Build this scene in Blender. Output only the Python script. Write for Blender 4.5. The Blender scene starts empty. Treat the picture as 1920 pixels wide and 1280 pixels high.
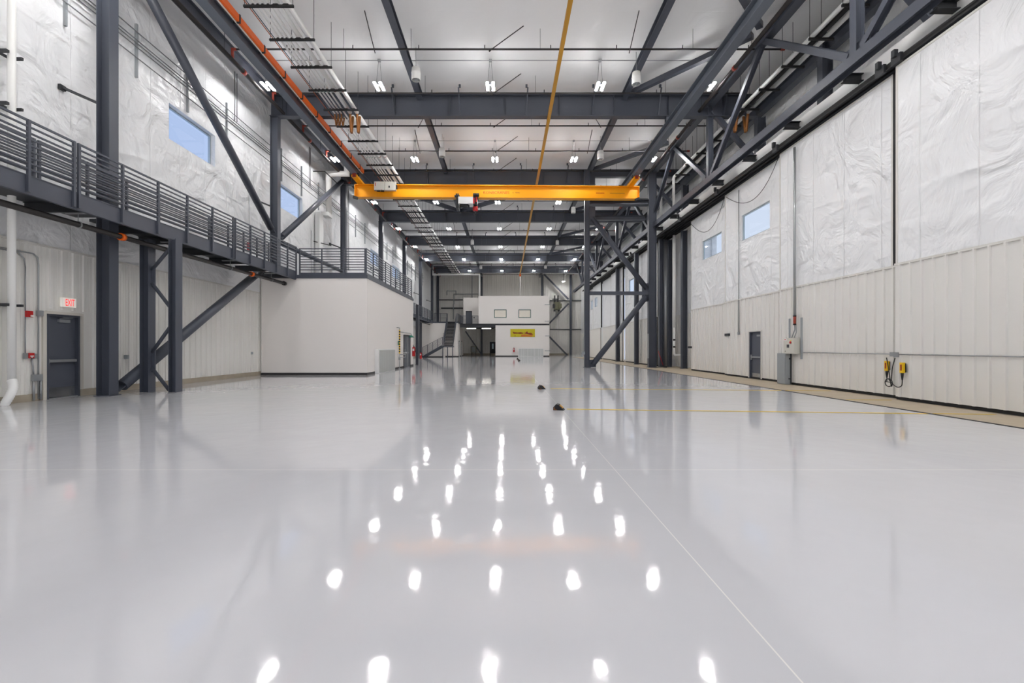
import bpy, bmesh, math, random
from mathutils import Vector
random.seed(4)
C = bpy.context.scene.collection
H0, F, CX, CY = 1.35, 853.333, 950.0, 650.0          # eye height, focal length in pixels, vanishing point
W = {}                                               # world origin of every object
def V(*a): return Vector(a)
def at(px, py, y): return V((px - CX) * y / F, y, H0 + (CY - py) * y / F)

# ------------------------------------------------------------------ materials
def lin(c):
    return tuple(((v / 255) / 12.92 if v / 255 <= .04045 else ((v / 255 + .055) / 1.055) ** 2.4) for v in c)
def mat(name, rgb, rough=.5, metal=0.0, spec=.5, noise=0.0, nscale=4.0, bump=0.0, bscale=30.0):
    m = bpy.data.materials.new(name); m.use_nodes = True
    nt = m.node_tree; b = nt.nodes['Principled BSDF']
    c = lin(rgb)
    b.inputs['Base Color'].default_value = (*c, 1); b.inputs['Roughness'].default_value = rough
    b.inputs['Metallic'].default_value = metal; b.inputs['Specular IOR Level'].default_value = spec
    if noise or bump:
        tc = nt.nodes.new('ShaderNodeTexCoord')
    if noise:
        n = nt.nodes.new('ShaderNodeTexNoise'); n.inputs['Scale'].default_value = nscale; n.inputs['Detail'].default_value = 5
        nt.links.new(tc.outputs['Object'], n.inputs['Vector'])
        mx = nt.nodes.new('ShaderNodeMix'); mx.data_type = 'RGBA'
        nt.links.new(n.outputs['Fac'], mx.inputs[0])
        mx.inputs[6].default_value = (*[v * (1 - noise) for v in c], 1)
        mx.inputs[7].default_value = (*[min(1, v * (1 + noise)) for v in c], 1)
        nt.links.new(mx.outputs[2], b.inputs['Base Color'])
    if bump:
        n2 = nt.nodes.new('ShaderNodeTexNoise'); n2.inputs['Scale'].default_value = bscale
        nt.links.new(tc.outputs['Object'], n2.inputs['Vector'])
        bp = nt.nodes.new('ShaderNodeBump'); bp.inputs['Strength'].default_value = bump; bp.inputs['Distance'].default_value = .01
        nt.links.new(n2.outputs['Fac'], bp.inputs['Height']); nt.links.new(bp.outputs['Normal'], b.inputs['Normal'])
    return m
def emis(name, rgb, s):
    m = bpy.data.materials.new(name); m.use_nodes = True
    b = m.node_tree.nodes['Principled BSDF']
    b.inputs['Base Color'].default_value = (*lin(rgb), 1)
    b.inputs['Emission Color'].default_value = (*lin(rgb), 1); b.inputs['Emission Strength'].default_value = s
    return m
def insul_mat(name, rgb, strength, axis, seam, rough=.38, dist=.05):
    """white vinyl-faced blanket insulation: crumpled film with taped seams"""
    m = mat(name, rgb, rough, spec=.55)
    nt = m.node_tree; b = nt.nodes['Principled BSDF']
    g = nt.nodes.new('ShaderNodeNewGeometry')
    n = nt.nodes.new('ShaderNodeTexNoise'); n.inputs['Scale'].default_value = .75; n.inputs['Detail'].default_value = 4; n.inputs['Distortion'].default_value = 1.6
    n2 = nt.nodes.new('ShaderNodeTexNoise'); n2.noise_type = 'RIDGED_MULTIFRACTAL'; n2.inputs['Scale'].default_value = 1.1; n2.inputs['Detail'].default_value = 3; n2.inputs['Distortion'].default_value = 1.2
    for q in (n, n2): nt.links.new(g.outputs['Position'], q.inputs['Vector'])
    ad = nt.nodes.new('ShaderNodeMath'); ad.operation = 'MULTIPLY_ADD'; ad.inputs[1].default_value = .24
    nt.links.new(n2.outputs['Fac'], ad.inputs[0])
    n3 = nt.nodes.new('ShaderNodeTexNoise'); n3.noise_type = 'RIDGED_MULTIFRACTAL'; n3.inputs['Scale'].default_value = 1.5; n3.inputs['Detail'].default_value = 2; n3.inputs['Distortion'].default_value = .7
    mp = nt.nodes.new('ShaderNodeMapping'); mp.inputs['Rotation'].default_value = (.6, .3, .4); mp.inputs['Scale'].default_value = (1, .28, 1.5)
    nt.links.new(g.outputs['Position'], mp.inputs['Vector']); nt.links.new(mp.outputs[0], n3.inputs['Vector'])
    a3 = nt.nodes.new('ShaderNodeMath'); a3.operation = 'MULTIPLY_ADD'; a3.inputs[1].default_value = .34; nt.links.new(n3.outputs['Fac'], a3.inputs[0]); nt.links.new(n.outputs['Fac'], a3.inputs[2])
    nt.links.new(a3.outputs[0], ad.inputs[2])
    sx = nt.nodes.new('ShaderNodeSeparateXYZ'); nt.links.new(g.outputs['Position'], sx.inputs[0])
    d = nt.nodes.new('ShaderNodeMath'); d.operation = 'PINGPONG'; d.inputs[1].default_value = seam / 2
    nt.links.new(sx.outputs[axis], d.inputs[0])
    lt = nt.nodes.new('ShaderNodeMapRange'); lt.inputs['From Max'].default_value = .03; lt.inputs['To Min'].default_value = -.07; lt.inputs['To Max'].default_value = 0
    nt.links.new(d.outputs[0], lt.inputs['Value'])
    a2 = nt.nodes.new('ShaderNodeMath'); nt.links.new(ad.outputs[0], a2.inputs[0]); nt.links.new(lt.outputs[0], a2.inputs[1])
    bp = nt.nodes.new('ShaderNodeBump'); bp.inputs['Strength'].default_value = strength; bp.inputs['Distance'].default_value = dist
    nt.links.new(a2.outputs[0], bp.inputs['Height']); nt.links.new(bp.outputs['Normal'], b.inputs['Normal'])
    return m

M = dict(
    steel=mat('charcoal_steel_paint', (72, 76, 86), .42, noise=.05, nscale=2),
    steel_bounce=mat('steel_paint_bounce_lit', (94, 100, 110), .38, noise=.04, nscale=2),  # charcoal steel lightened to carry the floor bounce on the runway beams
    dark=mat('dark_steel', (44, 46, 50), .5),
    black=mat('black_rubber', (22, 22, 24), .6),
    pipe=mat('black_pipe', (38, 34, 33), .4),
    liner=mat('liner_panel', (228, 226, 221), .42, noise=.012, nscale=1.2),
    trim=mat('white_trim', (216, 214, 208), .45),
    tan=mat('tan_trim', (205, 200, 190), .5),
    insul=insul_mat('wall_insulation', (236, 237, 238), 1.0, 1, 1.37, .36, .17),
    roof=insul_mat('roof_insulation', (236, 236, 236), .5, 1, 1.52, .5, .06),
    room=mat('painted_board', (236, 231, 226), .75, noise=.008, nscale=.6, bump=.05, bscale=40),
    base=mat('vinyl_base', (48, 47, 47), .5),
    white=mat('white_paint', (232, 232, 230), .4),
    pvc=mat('pvc_white', (246, 246, 243), .35),
    galv=mat('galvanised', (165, 168, 170), .38, metal=.6, noise=.06, nscale=6),
    ribgrey=mat('rib_sheet_grey', (188, 190, 187), .45),
    conduit=mat('shaded_conduit', (118, 120, 122), .4, metal=.3),  # conduit grey darkened to hold the shadows high on the left wall
    grey=mat('cabinet_grey', (150, 155, 158), .4),
    beige=mat('enclosure_beige', (206, 204, 194), .4),
    concrete=mat('bare_concrete', (176, 163, 142), .75, noise=.16, nscale=2.2, bump=.3, bscale=25),
    bounce_slab=mat('bounce_slab_concrete', (205, 200, 192), .8, noise=.08, nscale=1),
    curb=mat('curb_concrete', (165, 155, 138), .85, noise=.18, nscale=3, bump=.3, bscale=20),
    yellow=mat('crane_yellow', (243, 164, 2), .38),
    ylw=mat('safety_yellow', (240, 196, 20), .4),
    ochre=mat('ochre_rail', (196, 142, 22), .4),
    line=mat('line_paint', (236, 200, 84), .25),
    orange=mat('orange_conductor', (238, 104, 20), .4),
    lettering=mat('orange_lettering', (168, 46, 4), .6),
    red=mat('device_red', (190, 26, 28), .35),
    rust=mat('primer_red', (150, 52, 34), .5),
    copper=mat('copper_pipe', (176, 96, 66), .3, metal=.7),
    bronze=mat('bronze_braid', (132, 80, 28), .5, metal=.3),
    green=mat('safety_green', (24, 130, 104), .4),
    door=mat('door_grey', (82, 86, 96), .45),
    alu=mat('aluminium', (178, 190, 196), .35, metal=.5),
    kick=mat('stainless', (190, 192, 194), .25, metal=.9),
    tread=mat('stair_steel', (58, 60, 66), .55),
    teal=mat('teal_frame', (66, 104, 100), .4),
    poster=mat('poster_yellow', (196, 180, 8), .5),
    poster_red=mat('poster_red', (130, 42, 14), .5),
    poster_orange=mat('poster_orange', (200, 110, 20), .5),
    camo=mat('olive_equipment', (112, 112, 88), .6),
    lamp=emis('led_white', (253, 252, 252), 178),
    tubelamp=emis('fluorescent_white', (255, 250, 240), 6),
    exitface=emis('exit_face', (236, 232, 224), .25),
    exitred=emis('exit_red', (235, 16, 14), .8),
)
# glass
gm = bpy.data.materials.new('window_glass'); gm.use_nodes = True
nt = gm.node_tree; nt.nodes.clear()
o_ = nt.nodes.new('ShaderNodeOutputMaterial'); mx_ = nt.nodes.new('ShaderNodeMixShader')
tr_ = nt.nodes.new('ShaderNodeBsdfTransparent'); gl_ = nt.nodes.new('ShaderNodeBsdfGlossy')
gl_.inputs['Roughness'].default_value = .02; tr_.inputs['Color'].default_value = (.95, .97, .98, 1)
mx_.inputs[0].default_value = .05
nt.links.new(tr_.outputs[0], mx_.inputs[1]); nt.links.new(gl_.outputs[0], mx_.inputs[2])
nt.links.new(mx_.outputs[0], o_.inputs['Surface']); M['glass'] = gm
M['glass_dark'] = mat('tinted_glass', (150, 178, 172), .08, spec=.8)
# epoxy floor: glossy pale grey coating with saw-cut joints
fm = mat('epoxy_floor', (203, 203, 207), .06, spec=.62)
nt = fm.node_tree; b_ = nt.nodes['Principled BSDF']
g_ = nt.nodes.new('ShaderNodeNewGeometry'); sx_ = nt.nodes.new('ShaderNodeSeparateXYZ'); nt.links.new(g_.outputs['Position'], sx_.inputs[0])
def joint(axis, period, off, width):
    a = nt.nodes.new('ShaderNodeMath'); a.operation = 'ADD'; a.inputs[1].default_value = off; nt.links.new(sx_.outputs[axis], a.inputs[0])
    p = nt.nodes.new('ShaderNodeMath'); p.operation = 'PINGPONG'; p.inputs[1].default_value = period / 2; nt.links.new(a.outputs[0], p.inputs[0])
    l = nt.nodes.new('ShaderNodeMath'); l.operation = 'LESS_THAN'; l.inputs[1].default_value = width; nt.links.new(p.outputs[0], l.inputs[0]); return l
j1 = joint(0, 9.14, -1.19, .004); j2 = joint(1, 9.14, -5.0, .005)
jm = nt.nodes.new('ShaderNodeMath'); jm.operation = 'MAXIMUM'; nt.links.new(j1.outputs[0], jm.inputs[0]); nt.links.new(j2.outputs[0], jm.inputs[1])
jmx = nt.nodes.new('ShaderNodeMix'); jmx.data_type = 'RGBA'; nt.links.new(jm.outputs[0], jmx.inputs[0])
nz = nt.nodes.new('ShaderNodeTexNoise'); nz.inputs['Scale'].default_value = .5; nz.inputs['Detail'].default_value = 5; nt.links.new(g_.outputs['Position'], nz.inputs['Vector'])
cr = nt.nodes.new('ShaderNodeMix'); cr.data_type = 'RGBA'; nt.links.new(nz.outputs['Fac'], cr.inputs[0])
cr.inputs[6].default_value = (*lin((199, 199, 203)), 1); cr.inputs[7].default_value = (*lin((209, 209, 212)), 1)
nt.links.new(cr.outputs[2], jmx.inputs[6]); jmx.inputs[7].default_value = (*lin((232, 230, 226)), 1)
nt.links.new(jmx.outputs[2], b_.inputs['Base Color'])
nb = nt.nodes.new('ShaderNodeTexNoise'); nb.inputs['Scale'].default_value = 2.2; nb.inputs['Detail'].default_value = 2; nt.links.new(g_.outputs['Position'], nb.inputs['Vector'])
nb2 = nt.nodes.new('ShaderNodeTexNoise'); nb2.inputs['Scale'].default_value = 90; nt.links.new(g_.outputs['Position'], nb2.inputs['Vector'])
nm = nt.nodes.new('ShaderNodeMath'); nm.operation = 'MULTIPLY_ADD'; nm.inputs[1].default_value = .006; nt.links.new(nb2.outputs['Fac'], nm.inputs[0]); nt.links.new(nb.outputs['Fac'], nm.inputs[2])
fb = nt.nodes.new('ShaderNodeBump'); fb.inputs['Strength'].default_value = .25; fb.inputs['Distance'].default_value = .012
nt.links.new(nm.outputs[0], fb.inputs['Height']); nt.links.new(fb.outputs['Normal'], b_.inputs['Normal'])
M['floor'] = fm

# ------------------------------------------------------------------ mesh builder
class MB:
    def __init__(s): s.v = []; s.f = []; s.sm = []; s.mi = []; s.cur = 0
    def face(s, idx, smooth=False): s.f.append(idx); s.sm.append(smooth); s.mi.append(s.cur)
    def obox(s, c, a, b, d):
        n = len(s.v); c, a, b, d = V(*c), V(*a), V(*b), V(*d)
        for sd in (-1, 1):
            for sb in (-1, 1):
                for sa in (-1, 1): s.v.append(c + a * sa + b * sb + d * sd)
        for q in ((0, 2, 3, 1), (4, 5, 7, 6), (0, 1, 5, 4), (2, 6, 7, 3), (0, 4, 6, 2), (1, 3, 7, 5)): s.face([n + i for i in q])
        return s
    def box(s, x0, x1, y0, y1, z0, z1):
        return s.obox(((x0 + x1) / 2, (y0 + y1) / 2, (z0 + z1) / 2), ((x1 - x0) / 2, 0, 0), (0, (y1 - y0) / 2, 0), (0, 0, (z1 - z0) / 2))
    def frame(s, p, q, up):
        d = (V(*q) - V(*p)); L = d.length; d.normalize(); u = V(*up)
        if abs(d.dot(u)) > .98: u = V(0, 1, 0) if abs(d.y) < .9 else V(1, 0, 0)
        r = d.cross(u).normalized(); u = r.cross(d).normalized(); return d, r, u, L
    def bar(s, p, q, w, h, up=(0, 0, 1)):
        d, r, u, L = s.frame(p, q, up)
        return s.obox((V(*p) + V(*q)) / 2, d * L / 2, r * w / 2, u * h / 2)
    def ibeam(s, p, q, w, h, up=(0, 0, 1), tf=.02, tw=.014):
        d, r, u, L = s.frame(p, q, up); c = (V(*p) + V(*q)) / 2
        s.obox(c + u * (h / 2 - tf / 2), d * L / 2, r * w / 2, u * tf / 2)
        s.obox(c - u * (h / 2 - tf / 2), d * L / 2, r * w / 2, u * tf / 2)
        s.obox(c, d * L / 2, r * tw / 2, u * (h / 2 - tf)); return s
    def path(s, pts, r, n=10, caps=True):
        pts = [V(*p) for p in pts]; base = len(s.v); up = None; k = len(pts)
        rr = r if isinstance(r, (list, tuple)) else [r] * k
        for i, p in enumerate(pts):
            t = (pts[min(i + 1, k - 1)] - pts[max(i - 1, 0)]).normalized()
            if 0 < i < k - 1:
                a = (pts[i] - pts[i - 1]).normalized(); b = (pts[i + 1] - pts[i]).normalized(); t = (a + b)
                t = t.normalized() if t.length > 1e-6 else a
                sc = 1 / max(.35, t.dot(a))
            else: sc = 1
            if up is None: up = V(0, 0, 1) if abs(t.z) < .9 else V(0, 1, 0)
            x = t.cross(up).normalized(); up2 = x.cross(t).normalized()
            for j in range(n):
                an = 2 * math.pi * j / n; s.v.append(p + (x * math.cos(an) + up2 * math.sin(an)) * rr[i] * (1 if sc < 1.05 else min(sc, 1.42)))
            up = up2
        for i in range(k - 1):
            for j in range(n):
                a = base + i * n + j; b = base + i * n + (j + 1) % n; s.face([a, b, b + n, a + n], True)
        if caps:
            s.face([base + j for j in range(n)][::-1]); s.face([base + (k - 1) * n + j for j in range(n)])
        return s
    def tube(s, p, q, r, n=12): return s.path([p, q], r, n)
    def prism(s, pts, vec):
        n = len(s.v); k = len(pts); s.v += [V(*p) for p in pts] + [V(*p) + V(*vec) for p in pts]
        s.face([n + i for i in range(k)][::-1]); s.face([n + k + i for i in range(k)])
        for i in range(k): s.face([n + i, n + (i + 1) % k, n + k + (i + 1) % k, n + k + i])
        return s
    def build(s, name, m, parent=None, origin=None):
        if parent is not None: o0 = W[parent.name]
        elif origin is not None: o0 = V(*origin)
        else:
            xs = [v.x for v in s.v]; ys = [v.y for v in s.v]; zs = [v.z for v in s.v]
            o0 = V((min(xs) + max(xs)) / 2, (min(ys) + max(ys)) / 2, min(zs))
        me = bpy.data.meshes.new(name); me.from_pydata([tuple(v - o0) for v in s.v], [], s.f)
        for q in (m if isinstance(m, (list, tuple)) else [m]): me.materials.append(M[q])
        me.polygons.foreach_set('use_smooth', s.sm); me.polygons.foreach_set('material_index', s.mi)
        bm = bmesh.new(); bm.from_mesh(me); bmesh.ops.recalc_face_normals(bm, faces=bm.faces); bm.to_mesh(me); bm.free(); me.update()
        o = bpy.data.objects.new(name, me); C.objects.link(o)
        if parent is not None: o.parent = parent
        else: o.location = o0
        W[o.name] = o0; return o
def B(*a): return MB().box(*a)
def tag(o, label, cat, group=None):
    o['label'] = label; o['category'] = cat
    if group: o['group'] = group
    return o
def thing(name, label, cat, loc, group=None):
    o = bpy.data.objects.new(name, None); C.objects.link(o); o.location = loc; o.empty_display_size = .1
    W[o.name] = V(*loc); return tag(o, label, cat, group)
def struct(o): o['kind'] = 'structure'; return o
def dup(root, loc, label):
    r = root.copy(); C.objects.link(r); r.location = loc; r['label'] = label; W[r.name] = V(*loc)
    for ch in root.children:
        c = ch.copy(); C.objects.link(c); c.parent = r
        for g in ch.children:
            d = g.copy(); C.objects.link(d); d.parent = c
    return r
ORD = ['nearest', 'second', 'third', 'fourth', 'fifth', 'sixth', 'seventh', 'eighth', 'ninth', 'tenth', 'eleventh', 'twelfth', 'thirteenth', 'fourteenth', 'fifteenth', 'sixteenth', 'seventeenth', 'eighteenth', 'nineteenth', 'twentieth', 'twenty-first', 'twenty-second', 'twenty-third', 'twenty-fourth', 'twenty-fifth', 'twenty-sixth', 'twenty-seventh', 'twenty-eighth', 'twenty-ninth', 'thirtieth', 'thirty-first', 'thirty-second', 'thirty-third', 'thirty-fourth', 'thirty-fifth', 'thirty-sixth']
def text_mesh(txt, origin, right, up, w, h, name, m, parent, depth=.006):
    cu = bpy.data.curves.new('lettering', 'FONT'); cu.body = txt; cu.extrude = 0
    ob = bpy.data.objects.new('lettering', cu); C.objects.link(ob)
    dg = bpy.context.evaluated_depsgraph_get(); dg.update()
    me = bpy.data.meshes.new_from_object(ob.evaluated_get(dg)); bpy.data.objects.remove(ob)
    xs = [v.co.x for v in me.vertices]; ys = [v.co.y for v in me.vertices]
    x0, x1, y0, y1 = min(xs), max(xs), min(ys), max(ys); r, u, o = V(*right), V(*up), V(*origin)
    n = r.cross(u).normalized()
    mb = MB()
    mb.v = [o + r * ((v.co.x - x0) / (x1 - x0) * w) + u * ((v.co.y - y0) / (y1 - y0) * h) + n * depth for v in me.vertices]
    for p in me.polygons: mb.face(list(p.vertices))
    bpy.data.meshes.remove(me)
    return mb.build(name, m, parent)

# ------------------------------------------------------------------ key dimensions
XL = -11.8; XR = 12.6; YB = 77.0; Y0 = -10.0; ZC = 13.65; ZLIN = 3.89
CZ = [12.6 + 9.14 * k for k in range(7)]             # column lines

# ------------------------------------------------------------------ shell
fl = struct(B(XL - .3, XR + .3, Y0, YB + .3, -.3, 0).build('floor', 'floor'))
struct(B(8.58, 12.5, Y0 + .1, 60.5, .0, .004).build('trim_1', 'concrete'))
struct(B(8.50, 8.58, Y0 + .1, 60.5, .0, .007).build('trim_2', 'black'))
struct(B(XL - .3, XR + .3, Y0, YB + .3, ZC, ZC + .2).build('ceiling', 'roof'))
def cells(mb, x0, x1, us, zs, holes, axis='y'):
    U = sorted(set([us[0], us[1]] + [h[0] for h in holes] + [h[1] for h in holes])); Z = sorted(set([zs[0], zs[1]] + [h[2] for h in holes] + [h[3] for h in holes]))
    U = [u for u in U if us[0] <= u <= us[1]]; Z = [z for z in Z if zs[0] <= z <= zs[1]]
    for a, b in zip(U, U[1:]):
        run = None
        for c, d in list(zip(Z, Z[1:])) + [(None, None)]:
            hole = c is None or any(h[0] - 1e-6 <= a and b <= h[1] + 1e-6 and h[2] - 1e-6 <= c and d <= h[3] + 1e-6 for h in holes)
            if hole:
                if run: mb.box(x0, x1, a, b, run[0], run[1]) if axis == 'y' else mb.box(a, b, x0, x1, run[0], run[1])
                run = None
            else: run = (run[0], d) if run else (c, d)
DOORL = (11.62, 12.58, 0.0, 2.2)
WINL = [(15.9, 18.42, 8.62, 9.88), (23.75, 26.3, 8.62, 9.88), (39.4, 42.1, 8.62, 9.88), (47.0, 50.1, 8.62, 9.88)]
mb = MB(); cells(mb, XL - .28, XL, (Y0, YB), (0, ZC), [DOORL] + WINL)
wl = struct(mb.build('wall_left', 'insul', origin=(XL, 30, 0)))
lp = MB(); cells(lp, XL, XL + .012, (Y0, YB), (.18, ZLIN), [DOORL])
y = Y0 + .1
while y < YB:
    z0 = 2.32 if DOORL[0] - .1 < y < DOORL[1] + .1 else .18
    lp.prism([(XL + .012, y - .035, z0), (XL + .05, y - .018, z0), (XL + .05, y + .018, z0), (XL + .012, y + .035, z0)], (0, 0, ZLIN - z0))
    for q in (.1, .2): lp.box(XL + .012, XL + .018, y + q - .012, y + q + .012, z0, ZLIN)
    y += .305
struct(lp.build('liner_panel', 'liner', wl))
struct(B(XL, XL + .06, Y0, YB, ZLIN, ZLIN + .05).build('liner_cap_trim', 'trim', wl))
mb = MB(); cells(mb, XL, XL + .04, (Y0, YB), (0, .18), [DOORL]); struct(mb.build('baseboard_left', 'curb'))
def ribwall(name, y, x0, x1, z1, face, m='liner'):
    mb = MB(); mb.box(x0, x1, y if face > 0 else y, y + .25, 0, z1)
    x = x0 + .1
    while x < x1:
        mb.prism([(x - .05, y, 0), (x - .03, y - .07, 0), (x + .03, y - .07, 0), (x + .05, y, 0)], (0, 0, z1)); x += .305
    return struct(mb.build(name, m))
ribwall('wall_back', YB, XL - .28, XR + .28, ZC, -1)
struct(B(XL, 10.5, YB - .1, YB, 0, .25).build('baseboard_back', 'curb'))
mb = MB(); cells(mb, Y0 - .25, Y0, (XL - .28, XR + .28), (0, ZC), [(-11, 10, 0, 9.0)], axis='x'); struct(mb.build('wall_front', 'insul'))  # unseen near wall, opened up to let daylight into the hall
mb = MB().box(XR, XR + .25, Y0, YB, 8.75, ZC).box(XR, XR + .25, 60.4, YB, 0, 8.75).box(10.12, XR + .25, Y0, 6.38, 0, 8.75)
mb.box(11.7, 11.95, 25.9, 31.5, 0, 8.75).box(10.72, 11.7, 26.02, 26.1, 0, 8.75).box(10.56, 11.7, 31.42, 31.5, 0, 8.75)
wr = struct(mb.build('wall_right', 'insul', origin=(XR, 30, 0)))
lp = MB().box(11.688, 11.7, 26.1, 31.42, .1, 3.5).box(XR - .012, XR, 60.4, YB, .1, 3.5)
y = 26.2
while y < YB:
    if y < 31.4: lp.box(11.65, 11.688, y - .025, y + .025, .1, 3.5)
    elif y > 60.5: lp.box(XR - .05, XR - .012, y - .025, y + .025, .1, 3.5)
    y += .305
struct(lp.build('liner_panel', 'liner', wr))

def window(n, x, y0, y1, z0, z1, side):
    """frame + pane set in the outer half of the wall"""
    mb = MB(); t = .05; xa, xb = (x, x + .08)
    mb.box(xa, xb, y0, y0 + t, z0, z1); mb.box(xa, xb, y1 - t, y1, z0, z1)
    mb.box(xa, xb, y0 + t, y1 - t, z0, z0 + t); mb.box(xa, xb, y0 + t, y1 - t, z1 - t, z1)
    w = struct(mb.build('window_%d' % n, 'alu'))
    struct(B(xa + .035, xa + .043, y0 + t, y1 - t, z0 + t, z1 - t).build('pane', 'glass', w)); return w
for i, (a, b, c, d) in enumerate(WINL): window(i + 1, XL - .26, a, b, c, d, 1)

# exit door in the left wall
mb = MB(); a, b, _, h = DOORL
mb.box(XL - .28, XL + .07, a, a + .05, 0, h); mb.box(XL - .28, XL + .01, b - .05, b, 0, h); mb.box(XL - .28, XL + .01, a + .05, b - .05, h - .05, h)
dr = struct(mb.build('door_1', 'steel', origin=(XL, a, 0)))
struct(MB().box(XL + .012, XL + .06, a - .09, a, .0, h + .06).box(XL + .012, XL + .06, b, b + .05, .18, h + .06).box(XL + .012, XL + .06, a, b, h, h + .07).build('casing', 'tan', dr))
lf = struct(B(XL - .14, XL - .09, a + .05, b - .05, .015, h - .05).build('leaf', 'door', dr))
struct(B(XL - .09, XL - .084, a + .06, b - .06, .02, .28).build('kick_plate', 'kick', lf))
mb = MB().bar((XL - .02, a + .07, .98), (XL - .02, b - .09, .98), .05, .07); mb.box(XL - .09, XL - .02, a + .07, a + .16, .92, 1.04); mb.box(XL - .09, XL - .02, b - .15, b - .09, .94, 1.02)
struct(mb.build('panic_bar', 'galv', lf))
mb = MB().box(XL - .09, XL - .03, a + .42, a + .72, h - .2, h - .12); mb.bar((XL - .05, a + .45, h - .1), (XL - .02, a + .78, h - .07), .02, .015); mb.bar((XL - .02, a + .78, h - .07), (XL - .02, a + .5, h - .06), .02, .012)
struct(mb.build('closer', 'galv', lf))
struct(B(XL - .2, XL - .001, a + .05, b - .05, 0, .014).build('threshold', 'galv', dr))

# ------------------------------------------------------------------ left columns, braces, eave beams, girders
def hcol(x, y, z0, z1, d, w, label, group, plate=True, bracket=None, name='steel_column', along='x'):
    t = thing(name, label, 'column', (x, y, z0), group)
    MB().ibeam((x, y, z0 + (.02 if plate else 0)), (x, y, z1), w, d, up=(1, 0, 0) if along == 'x' else (0, 1, 0), tf=.024, tw=.016).build('shaft', 'steel', t)
    if plate: B(x - d / 2 - .04, x + d / 2 + .04, y - w / 2 - .04, y + w / 2 + .04, z0, z0 + .02).build('base_plate', 'steel', t)
    if bracket:
        for bz in bracket:
            mb = MB().bar((x - d / 2, y - w / 2 + .05, bz - .06), (XL + .06, y - w / 2 - .42, bz + .1), .05, .06); mb.box(XL + .01, XL + .08, y - w / 2 - .5, y - w / 2 - .34, bz + .03, bz + .16)
            mb.build('wall_bracket', 'dark', t)
    return t
for k in range(7):
    z0 = 4.79 if k in (1, 2, 6) else 0
    hcol(-11.05, CZ[k], z0, 12.3, .36, .3, ('charcoal steel wall column, %s from the camera on the left wall' % ORD[k]) + (', rising above the white room' if z0 else ''), 'left wall columns', True, (8.1,))
# wind-brace pipes in the plane of the left columns
def brace(p, q, r, label, name='brace_pipe', group='left wall braces'):
    t = thing(name, label, 'brace', ((p[0] + q[0]) / 2, (p[1] + q[1]) / 2, min(p[2], q[2])), group)
    d = (V(*q) - V(*p)).normalized(); MB().tube(V(*p) + d * .25, V(*q) - d * .25, r, 18).build('pipe', 'steel', t)
    for e, s in ((V(*p), 1), (V(*q), -1)): MB().bar(e, e + d * s * .4, .03, r * 1.5, up=(1, 0, 0) if abs(d.x) < .5 else (0, 1, 0)).build('gusset', 'steel', t)
    return t
XB = -11.05
brace((XB, 21.55, 6.75), (XB, 12.85, 13.1), .15, 'charcoal round brace falling from the upper left to the second wall column')
brace((XB, 22.15, 6.6), (XB, 30.75, 12.6), .15, 'round brace rising away above the railing beside the second small window')
brace((XB, 12.85, .1), (XB, 21.3, 5.3), .16, 'thick round brace rising from the floor behind the twin walkway posts')
brace((XB, 22.1, 6.42), (XB, 30.7, 6.42), .12, 'horizontal round strut low behind the white room roof railing')
for k in range(6):
    o = MB().ibeam((-10.95, CZ[k] + .2, 13.02), (-10.95, CZ[k + 1] - .2, 13.02), .26, .46).build('eave_beam', 'steel')
    tag(o, 'charcoal eave beam along left wall top, %s span from the camera' % ORD[k], 'beam', 'left eave beams')
o = MB().ibeam((-10.95, -4, 13.02), (-10.95, CZ[0] - .2, 13.02), .26, .46).build('eave_beam', 'steel')
tag(o, 'charcoal eave beam at top left, span reaching past the camera', 'beam', 'left eave beams')

def girder(k):
    y = CZ[k]; t = thing('roof_girder', 'deep charcoal roof girder crossing the hall, %s from the camera' % ORD[k - 1], 'girder', (.5, y, 12.3), 'roof girders')
    mb = MB(); x1 = 6.0 if k == 2 else 11.9
    mb.ibeam((-11.25, y, 12.815), (x1, y, 12.815), .34, 1.03, tf=.03, tw=.016)
    for x in [-10.5 + 2.6 * i for i in range(9)]:
        if x < x1: mb.box(x - .008, x + .008, y - .15, y + .15, 12.34, 13.29)
    mb.build('web_and_flanges', 'steel', t)
    if k == 2: MB().ibeam((6.0, y, 13.08), (11.9, y, 13.08), .3, .5).build('outrigger_beam', 'steel', t)
    for x in [-5.33 + 3.13 * i for i in range(6)]:
        if x > x1 - .4: continue
        mb = MB().bar((x, y - .16, 12.36), (x - .06 if x < 0 else x + .06, y - .42, 13.5), .05, .05); mb.bar((x, y - .42, 13.5), (x, y - .42, 13.62), .09, .09)
        mb.build('fly_brace', 'steel', t)
    return t
for k in range(1, 7): girder(k)
for xs, side in ((-4.1, 'left'), (5.56, 'right')):
    for k in range(7):
        ya = CZ[k - 1] + .2 if k else 3.0; ya = CZ[k] + .2; yb = (CZ[k + 1] - .2) if k < 6 else YB - .4
        o = MB().ibeam((xs, ya, 13.17), (xs, yb, 13.17), .26, .3).build('roof_strut', 'steel')
        tag(o, 'charcoal roof strut running lengthwise %s of the yellow rail, %s span from the camera' % (side, ORD[k]), 'strut', 'roof struts')
def flat_brace(p, q, label, w=.22, h=.22, name='roof_brace'):
    d = (V(*q) - V(*p)).normalized()
    o = MB().bar(V(*p) + d * .3, V(*q) - d * .3, w, h).build(name, 'steel'); return tag(o, label, 'brace', 'roof braces')
for k in range(1, 6):
    flat_brace((5.56, CZ[k] - .2, 13.2), (9.6, CZ[k] - 4.57, 13.25), 'charcoal diagonal roof brace from girder to door truss, %s from the camera' % ORD[k])
flat_brace((5.56, CZ[0] + .3, 13.2), (9.6, 17.1, 13.25), 'charcoal diagonal roof brace at upper right, nearest to the camera')
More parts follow.
